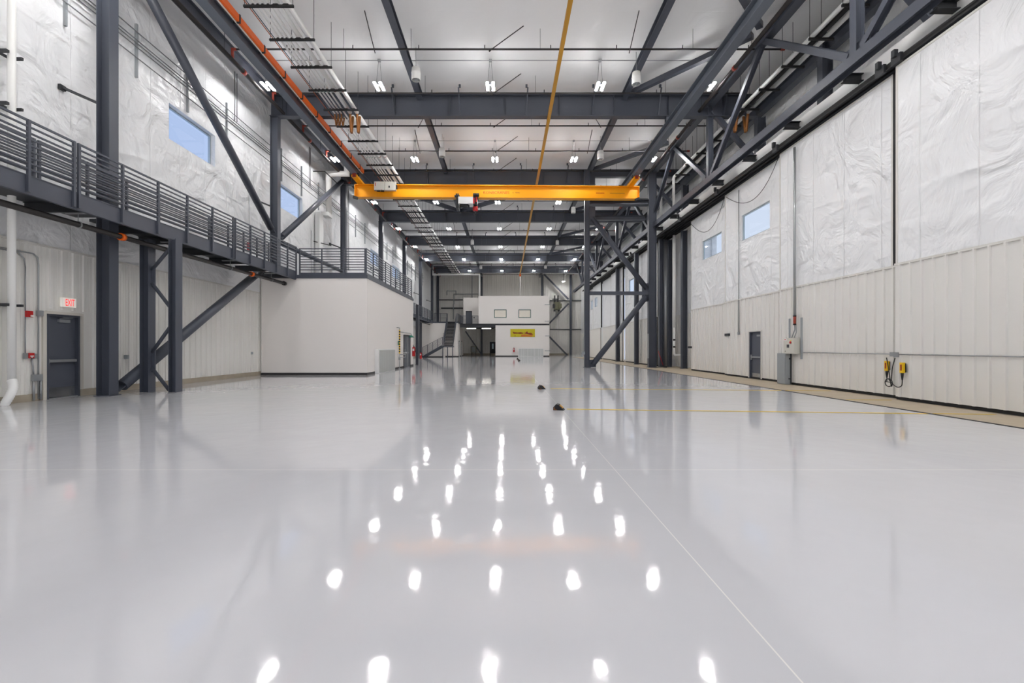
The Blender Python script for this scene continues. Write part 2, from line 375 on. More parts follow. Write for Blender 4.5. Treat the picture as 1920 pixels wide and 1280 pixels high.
flat_brace((-4.1, CZ[3] - .25, 13.2), (-10.8, CZ[2] + .3, 13.2), 'left arm of the V of roof braces behind the crane hoist', .3, .26)
flat_brace((-4.1, CZ[3] - .25, 13.2), (5.5, CZ[2] + .3, 13.2), 'right arm of the V of roof braces behind the crane hoist', .3, .26)

# ------------------------------------------------------------------ crane runways, conductor, crane
def runway(x, y0, y1, label):
    t = thing('crane_runway_beam', label, 'crane rail', (x, y0, 11.5), 'crane runway beams')
    MB().ibeam((x, y0, 11.74), (x, y1, 11.74), .34, .48, tf=.03, tw=.02).build('rail_beam', 'steel_bounce', t)
    for yy in (CZ[0], CZ[1], CZ[2] + .05):
        MB().ibeam((x, yy, 11.97), (x, yy, 12.3), .2, .24, up=(0, 1, 0)).build('hanger', 'steel', t)
    return t
rl = runway(-8.96, 5, 31.2, 'charcoal crane runway beam on the left, with the orange conductor')
rr = runway(7.69, 5, 31.2, 'charcoal crane runway beam on the right side of the hall')
t = thing('conductor_bar', 'long orange conductor bar beside the left crane runway', 'conductor', (-8.6, 16, 11.75))
B(-8.66, -8.58, 5, 27.4, 11.78, 12.0).build('bar', 'orange', t)
for i in range(15): B(-8.785, -8.56, 5.6 + i * 1.5, 5.66 + i * 1.5, 11.75, 12.02).build('clamp', 'dark', t)
B(-8.70, -8.67, 5, 27.4, 11.74, 11.78).build('edge_highlight', 'white', t)  # white strip painted as the highlight along the lower edge of the bar

cr = thing('bridge_crane', 'yellow bridge crane with white hoist spanning the hall', 'crane', (-.6, 28.2, 10.5))
yc = 28.2; xa, xb = -9.3, 8.2
mb = MB(); mb.box(xa, xb, yc - .22, yc + .22, 11.26, 11.3); mb.box(xa, xb, yc - .22, yc + .22, 10.52, 10.555); mb.box(xa, xb, yc - .05, yc + .05, 10.555, 11.26)
for x in (xa, xb): mb.box(x - .012, x + .012, yc - .22, yc + .22, 10.5, 11.3)
gd = mb.build('bridge_girder', 'yellow', cr)
for x in (-8.96, 7.69):
    e = MB().box(x - .17, x + .17, yc - 1.35, yc + 1.35, 11.31, 11.45).build('end_truck', 'yellow', cr)
    for dy in (-1.2, 1.2):
        for dx in (-.24, .24): MB().tube((x + dx * .55, yc + dy, 11.51), (x + dx, yc + dy, 11.51), .1, 14).build('wheel', 'dark', e)
    MB().box(x - .1, x + .1, yc - 1.42, yc - 1.35, 11.3, 11.5).build('buffer', 'rust', e)
text_mesh('KONECRANES', (-1.44, yc - .05, 10.80), (1, 0, 0), (0, 0, 1), 1.6, .17, 'lettering', 'lettering', gd)
text_mesh('5   TON', (.37, yc - .05, 10.84), (1, 0, 0), (0, 0, 1), .43, .075, 'capacity_mark', 'black', gd)
mb = MB()
for i in range(8): mb.box(5.55 + i * .066, 5.6 + i * .066, yc - .056, yc - .05, 10.87, 10.92)
mb.build('small_lettering', 'lettering', gd)
mb = MB()
for i in range(15): mb.box(6.42 + i * .062, 6.468 + i * .062, yc - .056, yc - .05, 10.875, 10.905)
mb.build('small_lettering', 'dark', gd)
cb = MB().box(-8.05, -7.42, yc - .46, yc - .22, 10.86, 11.38).box(-7.4, -6.75, yc - .46, yc - .22, 10.86, 11.38).build('control_cabinet', 'beige', cr)
MB().box(-7.99, -7.95, yc - .466, yc - .46, 11.1, 11.3).box(-7.62, -7.56, yc - .466, yc - .46, 10.9, 10.92).build('warning_mark', 'red', cb)
MB().box(-7.18, -7.1, yc - .466, yc - .46, 11.0, 11.12).box(-7.9, -7.72, yc - .4, yc - .28, 10.8, 10.86).box(-7.66, -7.48, yc - .4, yc - .28, 10.8, 10.86).box(-6.74, -6.68, yc - .4, yc - .3, 10.95, 11.2).build('cable_gland', 'black', cb)
MB().obox((-9.22, yc - .3, 10.44), (.13, 0, -.04), (0, .08, 0), (.02, 0, .07)).build('end_stop', 'black', cr)
MB().obox((8.05, yc - .3, 10.44), (.13, 0, .04), (0, .08, 0), (-.02, 0, .07)).box(8.18, 8.75, yc - .31, yc - .29, 10.45, 10.5).build('end_stop', 'black', cr)
ho = MB().box(-2.96, -2.06, yc - .42, yc + .3, 10.08, 10.5).build('hoist', 'white', cr)
MB().tube((-2.9, yc - .06, 10.03), (-2.3, yc - .06, 10.03), .09, 14).box(-2.86, -2.36, yc - .38, yc - .1, 9.96, 10.08).build('rope_drum', 'black', ho)
mb = MB()
for x in (-3.08, -2.98): mb.box(x - .035, x + .035, yc - .34, yc + .34, 9.85, 10.72)
for dy in (-.2, .2): mb.tube((-3.2, yc + dy, 10.6), (-2.9, yc + dy, 10.6), .08, 12)
mb.build('trolley_frame', 'dark', ho)
mb = MB().box(-2.06, -1.76, yc - .36, yc + .3, 10.5, 10.74).box(-2.05, -1.82, yc - .36, yc + .3, 10.02, 10.5)
for dy in (-.15, .15): mb.tube((-2.05, yc + dy - .25, 10.62), (-1.7, yc + dy - .25, 10.62), .1, 14)
mb.build('trolley_motor', 'black', ho)
MB().box(-2.08, -1.97, yc - .4, yc - .36, 10.1, 10.45).box(-1.9, -1.8, yc - .4, yc - .36, 10.2, 10.5).build('motor_cover', 'red', ho)
hb = MB().tube((-2.08, yc - .12, 9.86), (-1.78, yc - .12, 9.86), .15, 18).build('hook_block', 'red', ho)
MB().path([(-1.93, yc - .12, 9.74), (-1.93, yc - .12, 9.62), (-1.86, yc - .12, 9.54), (-1.93, yc - .12, 9.47), (-2.0, yc - .12, 9.53)], .03, 8).build('hook', 'dark', hb)
MB().tube((-1.98, yc - .12, 9.95), (-2.05, yc - .12, 10.1), .012, 6).tube((-1.88, yc - .12, 9.95), (-1.9, yc - .12, 10.1), .012, 6).build('rope', 'dark', ho)
cr.rotation_euler = (0, 0, math.radians(1.1))

# ochre monorail down the middle, with the hanging line at its far end
t = thing('ochre_monorail', 'ochre yellow rail running lengthwise under the roof girders', 'rail', (1.97, 40, 11.9))
MB().ibeam((1.97, 6, 12.03), (1.97, 66.6, 12.03), .13, .16, tf=.03, tw=.03).build('rail', 'ochre', t)
for k in range(1, 7):
    B(1.92, 2.02, CZ[k] - .1, CZ[k] + .1, 12.11, 12.3).build('hanger', 'dark', t)
t = thing('hanging_hook_line', 'thin white line hanging from the far end of the ochre rail', 'cable', (1.97, 66.3, 8.6))
MB().tube((1.97, 66.3, 8.6), (1.97, 66.3, 11.6), .035, 8).build('line', 'white', t)
MB().box(1.85, 2.09, 66.2, 66.4, 11.6, 11.95).build('trolley', 'orange', t)

# ------------------------------------------------------------------ lights
LX = (-10.15, -5.42, -.69, 3.97, 8.6)
LNAME = ('leftmost', 'second from the left', 'middle one', 'second from the right', 'rightmost')
LY = [3.9, 11.6, 19.35, 26.9, 34.9, 42.7, 50.4, 57.6, 66.3]  # first two rows are out of view, added to light the near end
light0 = None
for r, yy in enumerate(LY):
    for i, xx in enumerate(LX):
        if r < 2: lab = 'unseen twin LED high bay, %s added row near the camera, %s' % (ORD[r], LNAME[i])
        else: lab = 'twin LED high bay, %s light row from the camera, %s' % (ORD[r - 2], LNAME[i])
        if yy == 66.3 and i in (0,): continue
        if light0 is None:
            t = light0 = thing('high_bay_light', lab, 'light', (xx, yy, 12.4), 'twin LED high bays')
            B(xx - .16, xx + .16, yy - .07, yy + .07, 12.465, 12.53).build('housing', 'dark', t)
            for s in (-1, 1):
                B(xx + s * .12 - .055, xx + s * .12 + .055, yy - .31, yy + .31, 12.4, 12.425).build('led_bar', 'lamp', t)
            [B(xx + s * .12 - .049, xx + s * .12 + .049, yy - .32, yy + .32, 12.425, 12.46).build('heat_sink', 'white', t) for s in (-1, 1)]
            [MB().tube((xx + s * .12, yy, 12.5), (xx + s * .03, yy, 13.5), .006, 5).build('suspension_wire', 'dark', t) for s in (-1, 1)]
        else: dup(light0, (xx, yy, 12.4), lab)
    if r >= 2:
        o = MB().tube((-10.3, yy, 13.52), (8.7, yy, 13.52), .014, 6)
        for xx in LX: o.box(xx - .06, xx + .06, yy - .05, yy + .05, 13.47, 13.56)
        tag(o.build('lighting_conduit', 'galv'), 'thin grey conduit feeding the %s row of high bays, on the ceiling' % ORD[r - 2], 'conduit', 'lighting conduits')
t = thing('high_bay_light', 'single LED light on the far right wall below the last light row', 'light', (9.3, 74.5, 12.0))
MB().box(9.1, 9.5, 74.2, 74.8, 12.03, 12.1).build('housing', 'white', t); B(9.12, 9.48, 74.25, 74.75, 12.0, 12.03).build('led_bar', 'lamp', t)
MB().tube((9.3, 74.5, 12.1), (9.3, 74.5, ZC), .02, 6).build('drop_rod', 'dark', t)

# destratification fans
FAN = [(780, 139, 18.7, 'left, nearest of the fans'), (1193, 147, 19.0, 'right, nearest of the fans'), (829, 286, 26.3, 'left, second from the camera'), (1126, 291, 26.6, 'right, second from the camera'),
       (1075, 394, 37.3, 'right, just below the crane beam'), (885.6, 454, 48.7, 'left, fourth girder, above the far stair'), (1045, 455, 49.0, 'right, beside the braced frame column'), (1023, 500, 64, 'right, farthest of the fans'), (901.5, 501, 64, 'left, farthest of the fans')]
for px, py, yy, lab in FAN:
    p = at(px, py, yy); x, z = p.x, p.z; R = .185
    t = thing('destratification_fan', 'small white drum fan under the roof on the ' + lab, 'fan', (x, yy, z - .25), 'drum fans')
    ang = [2 * math.pi * i / 24 for i in range(24)]
    prof = [(R * .94, -.25), (R, -.23), (R, .0), (R * 1.03, .01), (R * 1.03, .05), (R, .06), (R * .9, .24), (R * .55, .27)]
    mb = MB()
    for rr_, zz in prof: mb.v += [V(x + rr_ * math.cos(a), yy + rr_ * math.sin(a), z + zz) for a in ang]
    for i in range(len(prof) - 1):
        for j in range(24): mb.face([i * 24 + j, i * 24 + (j + 1) % 24, (i + 1) * 24 + (j + 1) % 24, (i + 1) * 24 + j], True)
    mb.face([(len(prof) - 1) * 24 + j for j in range(24)])
    hs = mb.build('housing', 'pvc', t)
    mb = MB()
    for i in range(6): mb.bar((x, yy, z - .2), (x + R * .88 * math.cos(i), yy + R * .88 * math.sin(i), z - .2), .05, .012)
    mb.tube((x, yy, z - .24), (x, yy, z - .1), .05, 10); mb.build('grille', 'grey', hs)
    MB().path([(x - .05, yy, z + .26), (x, yy, z + .42), (x + .05, yy, z + .26)], .01, 5).tube((x, yy, z + .42), (x, yy, ZC), .01, 5).build('hanging_chain', 'galv', t)

# ------------------------------------------------------------------ sprinkler branch pipes
for k in range(19):
    yy = 17.6 + 3.05 * k; z = 12.85
    if abs(min(CZ, key=lambda c: abs(c - yy)) - yy) < .25: yy -= .45
    t = thing('sprinkler_branch', 'black sprinkler pipe across the ceiling, %s from the camera' % ORD[k], 'pipe', (0, yy, z), 'sprinkler branch pipes')
    MB().tube((-10.6, yy, z), (10.7, yy, z), .036, 8).build('pipe', 'pipe', t)
    for i in range(8): MB().tube((-8.5 + i * 2.55, yy, z + .03), (-8.5 + i * 2.55, yy, z + .16), .018, 6).build('sprinkler_head', 'dark', t)
    MB().path([(-10.45, yy, z), (-10.6, yy, z), (-10.6, yy, z - .34)], .05, 8).build('red_elbow', 'rust', t); MB().tube((10.6, yy, z), (10.75, yy, z), .05, 8).build('end_cap', 'rust', t)
    for xx in (-6.3, -3.7, 1.3, 7.2): MB().tube((xx, yy, z), (xx, yy, ZC), .008, 5).build('hanger_rod', 'dark', t)
    MB().tube((-.6, yy - .03, z - .03), (.65, yy - .15, ZC), .018, 6).tube((-.68, yy, z - .08), (-.56, yy, z + .03), .03, 6).build('sway_brace', 'pipe', t)
    if k % 3 == 0:
        for xx in (-5.1, 4.75): MB().tube((xx, yy + .05, z - .12), (xx * 1.02, yy - .95, ZC), .018, 6).build('sway_brace', 'pipe', t)
    elif k % 3 == 2:
        for xx in (-4.6, 4.9): MB().tube((xx, yy - .05, z - .12), (xx * .97, yy + .75, ZC), .018, 6).build('sway_brace', 'pipe', t)
for side, x, z in (('left', -10.6, 12.43), ('right', 9.2, 12.6)):
    t = thing('sprinkler_main', 'black sprinkler main pipe running lengthwise high on the %s side' % side, 'pipe', (x, 30, z), 'sprinkler mains')
    MB().tube((x, 2, z), (x, 72, z), .08, 12).build('pipe', 'pipe', t)
    for i in range(10): MB().tube((x, 12.2 + i * 6.1, z), (x, 12.34 + i * 6.1, z), .1, 12).build('red_coupling', 'rust', t)
    for i in range(15): MB().tube((x, 8.3 + i * 4.4, z + .05), (x, 8.3 + i * 4.4, ZC), .01, 5).build('hanger_rod', 'dark', t)

# ------------------------------------------------------------------ white process pipes on trapeze hangers
ZP = 12.0
PX = [(-7.88, .037), (-7.73, .037), (-7.58, .037), (-7.41, .037), (-7.18, .09), (-6.86, .09)]
PN = ['slim white pipe at the far left of the hung pipe bundle', 'slim white pipe, second from left in the hung bundle', 'slim white pipe, third from left in the hung bundle', 'slim white pipe, fourth from left in the hung bundle', 'thick white pipe, left one of the thick pair in the bundle', 'thick white pipe at the right edge of the hung bundle']
for i, ((x, r), lab) in enumerate(zip(PX, PN)):
    t = thing('insulated_pipe', lab, 'pipe', (x, 35, ZP), 'hung white pipe bundle')
    MB().tube((x, 4, ZP + r), (x, 20.85, ZP + r), r, 14).build('pipe_cover', 'pvc', t); MB().tube((x, 21.25, ZP + r), (x, 67.0, ZP + r), r, 14).build('pipe_cover', 'pvc', t)
    if i != 3:
        mb = MB(); dep = .85 if r > .08 else .45; n = 26
        for s in (0, 1):
            pts = []; rad = []
            for j in range(n + 1):
                f = j / n; yy = 20.85 + (.17 * f if s == 0 else .4 - .17 * f)
                pts.append((x, yy, ZP + r - dep * f)); rad.append((r * .62 if r > .08 else .032) * (1.12 if j % 2 else .86))
            mb.path(pts, rad, 10)
        mb.build('flexible_loop', 'bronze', t)
    else: MB().tube((x, 20.85, ZP + r), (x, 21.25, ZP + r), r, 12).build('joint_cover', 'pvc', t)
    col = 'rust' if r > .08 else 'green'
    for yb_ in (19.0, 25.6, 33.5): MB().tube((x, yb_, ZP + r), (x, yb_ + .05, ZP + r), r * 1.02, 14).build('marker_band', col, t)
t = thing('copper_line', 'thin copper line along the left edge of the hung pipe bundle', 'pipe', (-8.07, 30, ZP))
MB().tube((-8.09, 4, ZP + .02), (-8.09, 60, ZP + .02), .016, 6).build('copper_tube', 'copper', t)
MB().tube((-8.03, 4, ZP + .02), (-8.03, 60, ZP + .02), .014, 6).build('black_tube', 'black', t)
hang0 = None
for i in range(34):
    yy = 14.15 + 1.55 * i; lab = 'black trapeze hanger under the left pipe bundle, %s from the camera' % ORD[i]
    if hang0 is None:
        t = hang0 = thing('trapeze_hanger', lab, 'hanger', (-7.4, yy, ZP - .1), 'left trapeze hangers')
        mb = MB().box(-8.18, -6.62, yy - .03, yy + .03, ZP - .1, ZP - .03)
        for x, r in PX:
            mb.prism([(x - r * 1.25, yy - .03, ZP - .03), (x - r * .7, yy - .03, ZP), (x + r * .7, yy - .03, ZP), (x + r * 1.25, yy - .03, ZP - .03)], (0, .06, 0))
        mb.build('strut', 'black', t)
        for x in (-8.15, -6.65): MB().tube((x, yy, ZP - .12), (x, yy, ZC), .009, 5).build('rod', 'dark', t)
    else: dup(hang0, (-7.4, yy, ZP - .1), lab)
# right-hand pair
for x, ye, zb, lab, fl_ in ((10.57, 28.8, 9.9, 'thick white pipe high on the right, inner one of the pair', .2), (11.06, 32.6, 9.4, 'thick white pipe high on the right, outer one of the pair', .2)):
    t = thing('insulated_pipe', lab, 'pipe', (x, 15, ZP), 'right hung pipe trio')
    MB().tube((x, 4, ZP + .085), (x, 20.85, ZP + .085), .08, 14).build('pipe_cover', 'pvc', t); MB().path([(x, 21.25, ZP + .085), (x, ye - .1, ZP + .085), (x, ye, ZP), (x, ye, zb)], .08, 14).build('pipe_cover', 'pvc', t)
    mb = MB()
    for s in (0, 1):
        pts = []; rad = []
        for j in range(27):
            f = j / 26; pts.append((x, 20.85 + (.17 * f if s == 0 else .4 - .17 * f), ZP + .085 - .8 * f)); rad.append(.062 * (1.12 if j % 2 else .86))
        mb.path(pts, rad, 10)
    mb.build('flexible_loop', 'bronze', t)
t = thing('insulated_pipe', 'thick black pipe high on the right between the white pair', 'pipe', (10.81, 15, ZP), 'right hung pipe trio')
MB().tube((10.81, 4, ZP + .1), (10.81, 34, ZP + .1), .085, 14).build('pipe_cover', 'black', t)
MB().tube((10.81, 20, ZP + .1), (10.81, 20.12, ZP + .1), .1, 14).build('coupling', 'dark', t)
h2 = None
for i in range(12):
    yy = 12.6 + 1.55 * i; lab = 'short black trapeze hanger under the right pipe pair, %s from the camera' % ORD[i]
    if h2 is None:
        t = h2 = thing('trapeze_hanger', lab, 'hanger', (10.85, yy, ZP - .08), 'right trapeze hangers')
        B(10.42, 11.28, yy - .03, yy + .03, ZP - .08, ZP).build('strut', 'black', t)
        for x in (10.45, 10.85): MB().tube((x, yy, ZP - .1), (x, yy, ZC), .009, 5).build('rod', 'dark', t)
    else: dup(h2, (10.85, yy, ZP - .08), lab)

# ------------------------------------------------------------------ left walkway
def railing(label, p0, p1, zd, posts, h=1.15, drop=.36, nr=8, toe=True, name='guard_railing', zd1=None, group='guard railings', parent=None):
    p0 = V(p0[0], p0[1], 0); p1 = V(p1[0], p1[1], 0); d = p1 - p0; L = d.length
    zf = lambda s: zd + (0 if zd1 is None else (zd1 - zd) * s / L)
    if parent is None: t = thing(name, label, 'railing', (p0.x, p0.y, zd - drop), group)
    else:
        a, b = p0 + d * (posts[0] / L), p0 + d * (posts[-1] / L); t = MB().bar((a.x, a.y, zf(posts[0]) + h - .02), (b.x, b.y, zf(posts[-1]) + h - .02), .034, .045).build('handrail', 'steel', parent)
    for s in posts:
        q = p0 + d * (s / L); MB().bar((q.x, q.y, zf(s) - drop), (q.x, q.y, zf(s) + h), .055, .055).build('post', 'steel', t)
    for i in range(nr + 1):
        zz = h - .02 - i * .126 if nr == 8 else h - .02 - i * (h - .15) / nr
        if zz < .06 or (parent is not None and i == 0): continue
        a, b = p0 + d * (posts[0] / L), p0 + d * (posts[-1] / L)
        MB().bar((a.x, a.y, zf(posts[0]) + zz), (b.x, b.y, zf(posts[-1]) + zz), .034, .034 if i else .045).build('rail' if i else 'top_rail', 'steel', t)
    if toe:
        MB().bar((p0.x, p0.y, zd + .06), (p1.x, p1.y, zd + .06), .012, .11).build('toe_plate', 'steel', t)
    return t
ZD = 4.95
t = thing('walkway', 'charcoal steel walkway along the left wall, leading to the white room roof', 'walkway', (-10.9, 12, 4.57))
mb = MB().box(-10.86, -10.06, 3, 21.7, 4.87, 4.95)
ys = [3, CZ[0] - .2, CZ[0] + .2, CZ[1] - .2]
mb.box(XL + .06, -10.86, 3, CZ[0] - .2, 4.87, 4.95); mb.box(XL + .06, -10.86, CZ[0] + .2, 19.4, 4.87, 4.95)
mb.build('deck', 'dark', t)
mb = MB().box(-10.06, -10.035, 3, 21.7, 4.56, 4.95); mb.box(-10.12, -10.035, 3, 21.7, 4.55, 4.575); mb.box(-10.12, -10.02, 3, 21.7, 4.935, 4.955)
mb.build('fascia_channel', 'steel', t)
for i in range(11):
    yy = 4.2 + i * 1.72
    if abs(yy - CZ[0]) < .3: yy += .4
    MB().ibeam((XL + .06, yy, 4.74), (-10.07, yy, 4.74), .09, .24, tf=.012, tw=.01).build('joist', 'dark', t)
POST = [[4.6, 5.8, 7.0, 8.26, 9.52, 10.52], [10.64, 11.85, 13.06, 14.25, 15.47, 16.64], [16.77, 17.77, 18.8, 19.8, 20.77, 21.62]]
SN = ['nearest', 'middle', 'farthest']
for i, ps in enumerate(POST):
    railing('%s front railing section of the left walkway' % SN[i], (-10.0, ps[0]), (-10.0, ps[-1]), ZD, [s - ps[0] for s in ps], drop=.36, toe=False)
    pb = [s for s in ps if s < 21.3]
    railing('%s rear railing section of the left walkway, on the wall side' % SN[i], (-10.78, pb[0] - .15), (-10.78, pb[-1] - .15), ZD, [s - ps[0] for s in pb], drop=0)
# twin posts under it
t = thing('walkway_support_frame', 'pair of charcoal posts with zigzag pipe braces under the left walkway', 'support', (-10.34, 13.6, 0))
MB().ibeam((-10.73, 13.6, 0), (-10.73, 13.6, 4.55), .28, .26, up=(1, 0, 0)).build('post', 'steel', t)
MB().ibeam((-9.9, 13.6, 0), (-9.9, 13.6, 4.55), .28, .22, up=(1, 0, 0)).build('post', 'steel', t)
for a, b in (((-10.05, 4.3), (-10.6, 3.65)), ((-10.6, 3.25), (-10.03, 2.5)), ((-10.03, 1.98), (-10.6, 1.18)), ((-10.6, .72), (-10.08, .05))):
    MB().tube((a[0], 13.6, a[1]), (b[0], 13.6, b[1]), .05, 12).build('zigzag_brace', 'steel', t)
B(-10.1, -10.0, 13.58, 13.62, 1.9, 2.6).build('gusset', 'steel', t); B(-10.61, -10.5, 13.58, 13.62, .6, 1.3).build('gusset', 'steel', t); B(-10.61, -10.5, 13.58, 13.62, 3.15, 3.75).build('gusset', 'steel', t)
# sprinkler line under the walkway
t = thing('sprinkler_pipe', 'dark sprinkler pipe hung under the left walkway', 'pipe', (-10.45, 12, 4.33))
MB().tube((-10.45, 3, 4.33), (-10.45, 21.3, 4.33), .07, 14).build('pipe', 'pipe', t)
[MB().tube((-10.45, q, 4.33), (-10.45, q + .12, 4.33), .1, 14).build('red_coupling', 'orange', t) for q in (12.3, 18.6)]
MB().tube((-10.45, 21.3, 4.33), (-10.45, 21.45, 4.33), .1, 14).build('end_cap', 'pipe', t)
for yy in (8, 11.1, 14.15, 17.2, 20.2): MB().tube((-10.45, yy, 4.33), (-10.45, yy + .03, 4.33), .085, 14).tube((-10.45, yy, 4.4), (-10.45, yy, 4.63), .01, 6).box(-10.75, -10.08, yy - .03, yy + .03, 4.59, 4.615).build('pipe_hanger', 'galv', t)

# ------------------------------------------------------------------ small items on the near left wall
XW = XL + .05
t = thing('exit_sign', 'white exit sign with red letters above the grey left door', 'sign', (XW, 12.15, 2.4))
bx = B(XW, XW + .07, 11.97, 12.35, 2.41, 2.65).build('housing', 'exitface', t)
text_mesh('EXIT', (XW + .07, 12.05, 2.44), (0, 1, 0), (0, 0, 1), .25, .18, 'lettering', 'exitred', bx)
t = thing('rain_pipe', 'white downpipe at the far left with a flexible elbow at the floor', 'pipe', (-11.5, 10.6, 0))
MB().tube((-11.55, 10.62, .5), (-11.55, 10.62, 13.5), .075, 16).build('downpipe', 'pvc', t)
pts = []; rad = []
for i in range(25):
    f = i / 24; pts.append((-11.55 + .08 * math.sin(f * math.pi), 10.62 - .16 * f * f * (3 - 2 * f), .58 - .58 * f)); rad.append(.09 if i % 2 else .08)
MB().path(pts, rad, 14).build('flexible_elbow', 'pvc', t)
for z in (2.32, 6.95, 8.15): MB().box(-11.72, -11.46, 10.42, 10.49, z - .03, z + .03).bar((-11.72, 10.8, z), (XW - .0, 10.35, z), .05, .05).box(-11.66, -11.44, 10.73, 10.78, z - .03, z + .03).build('pipe_clamp', 'dark', t)
t = thing('fire_alarm_strobe', 'red fire alarm strobe with white lens beside the left exit door', 'alarm', (XW, 11.17, 2.1), 'red alarm devices')
bx = B(XW, XW + .06, 11.10, 11.24, 2.08, 2.23).build('body', 'red', t); B(XW + .06, XW + .085, 11.17, 11.235, 2.09, 2.13).build('lens', 'white', bx)
MB().tube((XW, 11.11, 2.23), (XW, 11.11, 3.3), .014, 8).path([(XW, 11.11, 3.3), (XW, 11.08, 3.5), (XW, 10.95, 3.62), (XW, 8.0, 3.62)], .014, 8).build('conduit', 'galv', t)
t = thing('fire_pull_station', 'red fire pull station with white handle left of the exit door', 'alarm', (XW, 11.2, 1.07), 'red alarm devices')
bx = B(XW, XW + .06, 11.13, 11.27, 1.07, 1.2).build('body', 'red', t); MB().box(XW + .06, XW + .075, 11.16, 11.24, 1.11, 1.135).box(XW + .06, XW + .075, 11.19, 11.21, 1.08, 1.12).build('handle', 'white', bx)
B(XW - .02, XW + .05, 11.07, 11.13, 1.06, 1.2).build('back_box', 'galv', t)
MB().tube((XW, 11.11, 1.2), (XW, 11.11, 2.08), .014, 8).build('conduit', 'galv', t)
t = thing('door_conduit', 'grey electrical conduit with boxes along the left jamb of the exit door', 'conduit', (XW, 11.45, 0))
MB().path([(XW, 8.0, 3.66), (XW, 11.3, 3.66), (XW, 11.4, 3.58), (XW, 11.42, 3.4), (XW, 11.42, .05)], .017, 8).path([(XW, 11.26, 1.08), (XW, 11.29, .85), (XW, 11.31, .6)], .017, 8).tube((XW + .02, 11.29, .02), (XW + .02, 11.29, .55), .025, 8).tube((XW + .02, 11.46, .02), (XW + .02, 11.46, .5), .025, 8).build('conduit_run', 'galv', t)
[B(XW - .02, XW + .05, *q).build('junction_box', 'galv', t) for q in ((11.38, 11.5, 2.12, 2.26), (11.28, 11.34, 1.06, 1.18), (11.26, 11.48, .5, .66))]
t = thing('wall_outlet', 'small grey outlet box on the liner panel behind the twin posts', 'outlet', (XW, 13.9, .98), 'small wall outlets')
MB().box(XW - .02, XW + .05, 14.0, 14.1, .98, 1.1).box(XW + .05, XW + .06, 14.01, 14.09, .99, 1.09).build('box', 'grey', t)
t = thing('wall_outlet', 'tiny grey outlet box on the liner panel left of the white room', 'outlet', (XW, 20.9, .98), 'small wall outlets')
MB().box(XW - .02, XW + .05, 20.9, 21.0, 1.0, 1.12).box(XW + .05, XW + .06, 20.91, 20.99, 1.01, 1.11).build('box', 'grey', t)
# long conduit rack up the wall
XC = XL + .06
for i, z in enumerate((11.32, 11.06, 10.96, 10.84, 10.5)):
    o = MB().tube((XC + .03, 6, z), (XC + .03, 64, z), .018, 6).build('wall_conduit', 'conduit')
    tag(o, 'long grey conduit high on the left wall, %s from the top of the rack' % ['first', 'second', 'third', 'fourth', 'lowest'][i], 'conduit', 'left wall conduit rack')
s0 = None
for i in range(23):
    yy = 12.13 + 2.33 * i; z = 10.75
    if any(a - .1 < yy < b + .1 for a, b, c, d in WINL): z = 10.85
    if min(abs(yy - c) for c in CZ) < .35: continue
    lab = 'vertical strut of the left wall conduit rack, %s from the camera' % ORD[i]
    if s0 is None: s0 = tag(B(XL + .001, XC + .012, yy - .03, yy + .03, z - .85, z + .85).build('rack_strut', 'grey'), lab, 'strut', 'conduit rack struts')
    else:
        c = s0.copy(); C.objects.link(c); c.location = (s0.location.x, yy, z - .85); c['label'] = lab
for i, (yy, z1, z0) in enumerate(((19.6, 13.2, 11.1), (27.0, 13.2, 10.9), (33.6, 13.2, 7.0), (43, 13.2, 7.5), (52.4, 13.2, 7.0))):
    o = MB().tube((XC + .03, yy, z0), (XC + .03, yy, z1), .02, 6).tube((XC + .03, yy + .16, z0), (XC + .03, yy + .16, z1), .02, 6).build('vertical_conduit', 'conduit')
    tag(o, 'pair of grey conduits dropping down the left wall, %s pair from the camera' % ORD[i], 'conduit', 'left wall conduit drops')
# insulated roof leader with offset
t = thing('roof_drain_leader', 'white insulated roof drain pipe with bends beside the crane end', 'pipe', (-11.4, 28.6, 4.8))
MB().path([(-10.15, 28.9, 13.3), (-10.15, 28.9, 12.33), (-11.3, 28.9, 12.33), (-11.3, 28.9, 9.75)], .17, 14).build('insulated_pipe', 'pvc', t)
MB().box(-11.58, -11.14, 28.4, 29.1, 9.55, 9.78).build('offset_box', 'pvc', t)
B(-11.72, -11.46, 27.85, 28.45, 4.8, 9.6).build('lower_leader', 'white', t)
MB().bar((-11.7, 27.5, 11.95), (-11.0, 27.5, 11.95), .04, .04).bar((-11.0, 27.5, 11.95), (-11.0, 29.6, 11.95), .04, .04).bar((-11.7, 27.6, 7.75), (-11.1, 28.8, 7.75), .04, .04).build('support_bracket', 'black', t)
for x, y, z, lab in ((XL + .04, 20.8, 5.75, 'small red alarm device on the left wall above the walkway railing'), (XL + .04, 27.4, 5.35, 'small red alarm device behind the white room roof railing')):
    t = thing('wall_alarm', lab, 'alarm', (x, y, z), 'red alarm devices'); yy = y if z > 5.5 else y
    bx = B(XL, XL + .07, yy - .12, yy + .12, z, z + .34).build('body', 'red', t); B(XL + .07, XL + .09, yy - .03, yy + .08, z + .08, z + .2).build('lens', 'white', bx)
    MB().tube((XL + .03, yy, z + .34), (XL + .03, yy, z + 3), .012, 6).build('conduit', 'galv', t)

